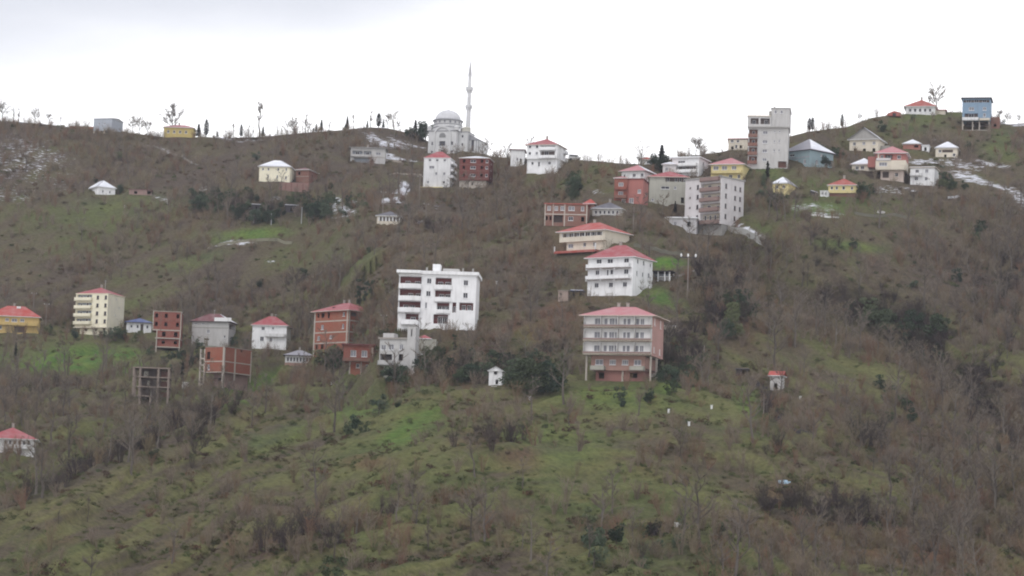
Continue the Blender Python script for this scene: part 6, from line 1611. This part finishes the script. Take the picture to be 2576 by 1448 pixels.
for kind, i, u, vb_, vt_, lab, w_ in [
 ('pollard', 0, 483, 1122, 1010, 'big pollarded tree with upswept bare branches on the lower left slope', 1.0), ('tall', 0, 540, 704, 640, 'dark bare tree on the open slope left of centre', 1.0), ('round', 1, 740, 756, 672, 'wide bare tree with a dark foot right of the open slope', 1.0), ('tall', 1, 1180, 682, 612, 'bare dark tree behind the white block with rounded balconies', 1.0),
 ('tall', 2, 220, 1312, 1240, 'thin bare tree low on the bottom left slope', .8), ('tall', 0, 147, 1318, 1270, 'small bare tree left of the thin one at bottom left', .8), ('tall', 1, 190, 1080, 1020, 'thin bare tree right of the lowest white house', .8), ('tall', 2, 90, 1060, 1000, 'bare tree above the lowest white house', 1.0), ('round', 0, 60, 1078, 1010, 'spreading bare tree just above the lowest white house', .9),
 ('tall', 0, 1967, 655, 585, 'dark straight bare tree right below the lilac-white block', .8), ('tall', 1, 2018, 720, 640, 'leaning bare tree on the right-hand wooded slope', 1.0), ('tall', 2, 2032, 718, 652, 'bare tree beside the leaning one on the right-hand slope', .8), ('tall', 0, 1835, 650, 590, 'bare tree below the basement of the lilac-white block', .8),
 ('round', 2, 1185, 1360, 1235, 'wide ghostly grey bare tree near the bottom centre', 1.2), ('tall', 1, 1077, 1385, 1280, 'pale-trunked bare tree left of the ghostly grey one', 1.0), ('tall', 2, 843, 1410, 1310, 'dark-trunked bare tree at the bottom left of centre', 1.1), ('tall', 0, 1480, 1400, 1290, 'bare tree with pale stem at the bottom right of centre', 1.0),
 ('round', 1, 1712, 1145, 1075, 'dead-looking bare tree below the pink-roofed block', 1.0), ('tall', 1, 2300, 1340, 1230, 'bare tree in the bottom right thicket', 1.0), ('round', 0, 2360, 1370, 1250, 'broad bare tree in the bottom right thicket', 1.0), ('tall', 2, 2250, 1330, 1240, 'slim bare tree at the left edge of the bottom right thicket', 1.0), ('tall', 0, 2440, 1350, 1230, 'tall bare tree at the right side of the bottom right thicket', 1.0),
 ('pollard', 1, 2395, 470, 432, 'stubby bare tree on the snow right of the white flat-roofed house', .8), ('round', 2, 445, 650, 600, 'bare tree on the brown slope at left of the terrace', .9), ('tall', 1, 470, 655, 600, 'dark slim bare tree left of the yellow-green terrace', .9), ('round', 0, 2450, 720, 640, 'bare tree high on the far right slope', 1.0), ('tall', 2, 1740, 690, 640, 'bare tree beside the pole at the little green lawn', .8)]:
    T(kind, i, u, vb_, vt_, lab, BARE_G, wide=w_)

# ------------------------------------------------------------------ poles, posts, litter
WOOD = paint('weathered_pole_wood', (.22, .19, .17), .2)
def pole(u, vb_, vt_, label, arms=True, mat=None):
    P0 = at(u, vb_); zc = -(CM.transposed() @ P0).z; hh = (project(np.array(P0))[1] - vt_) * zc / FOC
    r = empty('utility_pole', P0, .3); tag(r, label, 'pole', 'utility poles on the hillside')
    mb = MB(); mb.tube((0, 0, -1), (0, 0, hh), .16, .10, 8); mb.obj('mast', mat or WOOD, r)
    if arms:
        mb = MB(); mb.box(-.9, .9, -.06, .06, hh - .5, hh - .38); mb.obj('crossarm', WOOD, r)
        for x in (-.8, 0, .8):
            mb = MB(); mb.lathe([(.05, hh - .38), (.09, hh - .3), (.06, hh - .15), (.02, hh - .1)], 6, x, 0); mb.obj('insulator', WHITE, r)
pole(115, 818, 762, 'grey pole between the yellow house and the cream block'); pole(84, 775, 735, 'pole above the yellow house at far left'); pole(964, 838, 790, 'pole right of the unfinished orange block')
pole(1071, 560, 510, 'dark pole on the slope right of the bungalow'); pole(962, 556, 480, 'pole standing in front of the bungalow'); pole(1054, 520, 440, 'pole left of the narrow white block below the mosque')
pole(638, 560, 540, 'thin pole at the left edge of the grove above the terrace', False, METAL); pole(682, 565, 535, 'thin pole in the middle above the terrace', False, METAL); pole(758, 562, 520, 'thin pole right of the wider snowy hut', False, METAL)
pole(1770, 925, 868, 'thin pole right of the pink-roofed block', False); pole(1921, 1040, 985, 'leaning post below the little red-roofed shed', False); pole(1593, 578, 520, 'pole by the cream red-roofed house', False)
# the double lamp pole by the lawn
P0 = at(1729, 752); r = empty('transformer_pole', P0, 0); tag(r, 'tall pole with three white globes on a crossarm beside the little green lawn', 'pole')
hh = (752 - 640) * P0.length / FOC
mb = MB(); mb.tube((0, 0, -1), (0, 0, hh), .2, .14, 8); mb.obj('mast', WOOD, r)
mb = MB(); mb.box(-2.2, 2.2, -.1, .1, hh - .8, hh - .6); mb.obj('crossarm', DARK, r)
for x in (-1.9, -.1, 1.9):
    mb = MB(); mb.lathe([(.05, hh - .6), (.2, hh - .45), (.27, hh - .15), (.2, hh + .1), (.1, hh + .3)], 10, x, 0); mb.obj('globe', WHITE2, r)
# stream of pale posts and hives
def post(u, v, label, hgt=.75, w=.36):
    P0 = at(u, v); r = empty('marker_post', P0, .4); tag(r, label, 'post', 'white markers on the slope')
    mb = MB(); mb.box(-w/2, w/2, -w/2, w/2, -.3, hgt); mb.obj('shaft', WHITE2, r)
    mb = MB(); mb.box(-w/2 - .06, w/2 + .06, -w/2 - .06, w/2 + .06, hgt + .002, hgt + .1); mb.obj('lid', WHITE2, r)
for u, v, lab in [(834, 968, 'white marker below the round evergreen by the dark brick house'), (1332, 1006, 'white marker right of the bushes by the white cabin'), (1249, 714, 'white marker on the slope right of the white block with rounded balconies'),
    (1790, 1028, 'white marker on the grass lower right of the pink-roofed block'), (1682, 1038, 'white marker on the grass directly below the pink-roofed block'), (1733, 1070, 'small white marker lowest of those under the pink-roofed block'), (313, 522, 'white marker on the upper left meadow'), (2013, 1005, 'white marker below the little red-roofed shed')]:
    post(u, v, lab)
def blocks_heap(u, v, label, cols, name, cat, s=1.0):
    P0 = at(u, v); r = empty(name, P0, .7); tag(r, label, cat)
    rg = random.Random(int(u)); 
    for i in range(6):
        mb = MB(); x, y = rg.uniform(-1.2, 1.2) * s, rg.uniform(-.8, .8) * s; w_ = rg.uniform(.3, .8) * s
        mb.box(x - w_, x + w_, y - w_ * .6, y + w_ * .6, -.3, rg.uniform(.2, .7) * s); mb.v = [(a + rg.uniform(-.12, .12), b + rg.uniform(-.12, .12), c + rg.uniform(-.1, .1)) for a, b, c in mb.v]
        mb.obj('lump', cols, r)
blocks_heap(1972, 1213, 'pale blue plastic sheeting heaped on the lower right slope', paint('pale_blue_plastic', (.50, .66, .80), .1), 'plastic_heap', 'plastic sheet', .85)
blocks_heap(1710, 1323, 'small white litter heap near the bottom right', WHITE2, 'litter_heap', 'litter', .8)
blocks_heap(1648, 945, 'rubble at the right foot of the pink-roofed block', CONCL, 'rubble_heap', 'rubble', 1.0)
blocks_heap(2217, 540 - 5, 'pale boulders on the slope below the yellow cottage', paint('pale_stone_lumps', (.5, .48, .46), .2), 'boulders', 'boulders', 1.0)
blocks_heap(2395, 498, 'snowy boulders beside the snow band at right', SNOW, 'snow_heap', 'snow heap', 1.2)

def draped(name, pts, width, mat, label=None, cat=None, lift=.06, height=0.0, kind=None, group=None):
    """A track or low wall laid along the ground through the given places."""
    P_ = [at(*p) for p in pts]; L_ = []
    for a, b in zip(P_[:-1], P_[1:]):
        n = max(2, int((b - a).length / 1.5))
        for i in range(n): L_.append(a.lerp(b, i / n))
    L_.append(P_[-1]); mb = MB(); prev = None; rg = random.Random(3)
    for i, p in enumerate(L_):
        d = (L_[min(i + 1, len(L_) - 1)] - L_[max(i - 1, 0)]); d.z = 0; d.normalize(); nrm_ = Vector((d.y, -d.x, 0))
        w_ = width * rg.uniform(.85, 1.12) if not height else width
        row = []
        for k in range(4):
            q = p + nrm_ * w_ * (k / 3 - .5); row.append(Vector((q.x, q.y, ground_z(q.x, q.y) + lift)))
        if height:
            z = max(r_.z for r_ in row) + height * rg.uniform(.85, 1.1); lo = min(r_.z for r_ in row) - .6
            a, b = row[0], row[3]; sec = [(a.x, a.y, lo), (a.x, a.y, z), (b.x, b.y, z), (b.x, b.y, lo)]
        else: sec = [tuple(q) for q in row]
        if prev:
            for k in range(3): mb.poly([prev[k], prev[k+1], sec[k+1], sec[k]])
        prev = sec
    o = mb.obj(name, mat); tag(o, label, cat, group, kind); return o
SOIL = paint('dark_wet_soil', (.035, .030, .032), .1, 1.0); PATHM = paint('pale_track', (.20, .18, .16), .3, 1.0); STONE = paint('mossy_stone', (.16, .155, .12), .5)
draped('dirt_track', [(1928, 985), (1940, 1015), (1952, 1045), (1975, 1070), (2020, 1088)], 3.0, SOIL, kind='structure')
draped('dirt_track', [(1880, 950), (1903, 968), (1925, 978)], 2.2, SOIL, kind='structure')
draped('footpath', [(1697, 697), (1720, 689), (1752, 678)], 1.2, PATHM, kind='structure')
draped('footpath', [(385, 365), (415, 380), (438, 388), (470, 402), (500, 415)], 1.0, PATHM, kind='structure')
draped('terrace_wall', [(1594, 619), (1640, 628), (1680, 638), (1716, 642)], .5, STONE, 'low stone wall curving above the little green lawn', 'wall', height=.8)
draped('terrace_wall', [(1830, 573), (1870, 585), (1900, 600), (1925, 617)], .6, paint('pale_rubble', (.42, .42, .40), .4), 'pale rubble wall running down from the basement of the lilac-white block', 'wall', height=1.0)
draped('terrace_wall', [(2040, 541), (2075, 546), (2110, 548)], .4, WHITE, 'short white wall on the meadow below the yellow cottages', 'wall', height=.3)
draped('terrace_wall', [(2150, 538), (2210, 546), (2280, 550)], .5, STONE, 'long mossy terrace wall on the upper right meadow', 'wall', height=.6)
draped('terrace_wall', [(548, 618), (590, 612), (640, 606), (700, 605), (735, 612)], .5, paint('pale_terrace_edge', (.22, .21, .15), .4), 'pale stone edge of the yellow-green terrace at left', 'wall', height=.5)
draped('terrace_wall', [(980, 440), (1020, 439), (1060, 441)], .4, CONCL, 'thin pale wall on the slope left of the white block below the mosque', 'wall', height=.5)
draped('terrace_wall', [(1010, 409), (985, 405), (960, 404)], .5, CONCL, 'thin wall beside the grey two-storey concrete house', 'wall', height=.6)
# parked van on the ridge
P0 = at(1445, 403); P0.z += 0; r = empty('parked_van', P0, .1); tag(r, 'small pale van parked on the ridge right of the white ridge house', 'van')
mb = MB(); pr_ = [(-2.0, .45), (2.0, .45), (2.05, 1.0), (1.5, 1.15), (1.1, 1.85), (-1.95, 1.9)]
mb.prism([(x, z) for x, z in pr_], -.8, .8); mb.v = [(x, z, y) for x, y, z in mb.v]; mb.obj('body', paint('van_white', (.6, .6, .6), .1, .4), r)
mb = MB(); mb.box(-1.7, .9, -.83, -.81, 1.2, 1.7); mb.obj('window', GLASS, r)
for x in (-1.3, 1.3):
    for y in (-.72, .72):
        mb = MB(); mb.tube((x, y - .12, .36), (x, y + .12, .36), .36, .36, 12); mb.obj('wheel', DARK, r)
# red tarpaulin-like low mound and stone edges
P0 = at(2248, 293); r = empty('red_shelter', P0, 0); tag(r, 'low red shelter on the right ridge left of the red cottage', 'shelter')
mb = MB(); mb.prism([(-2.6, 0), (2.6, 0), (2.3, 1.3), (0, 1.8), (-2.2, .9)], -1.5, 1.5); mb.v = [(x, z, y) for x, y, z in mb.v]; mb.obj('cover', ROOF_O, r)
mb = MB(); mb.box(-.6, .6, -1.56, -1.502, 0, 1.0); mb.obj('opening', DARK, r)
# fence posts along the ridge left of the pale block
P0 = at(205, 323); r = empty('brown_wall', P0, 0); tag(r, 'low rusty wall running along the skyline left of the pale block', 'wall')
mb = MB(); mb.box(-5, 5, -.2, .2, -.5, .9); mb.obj('masonry', paint('rusty_wall', (.30, .13, .07), .3), r)
# haze
mb = MB(); mb.box(-1300, 1300, -60, 2600, -90, 330)
hz = mb.obj('haze', [], None); hz['kind'] = 'stuff'
hm = bpy.data.materials.new('haze_air'); hm.use_nodes = True; t = hm.node_tree; t.nodes.clear()
o_ = t.nodes.new('ShaderNodeOutputMaterial'); pv = t.nodes.new('ShaderNodeVolumePrincipled')
pv.inputs['Color'].default_value = (.86, .88, 1.0, 1); pv.inputs['Density'].default_value = HAZE
t.links.new(pv.outputs[0], o_.inputs['Volume']); hz.data.materials.append(hm)
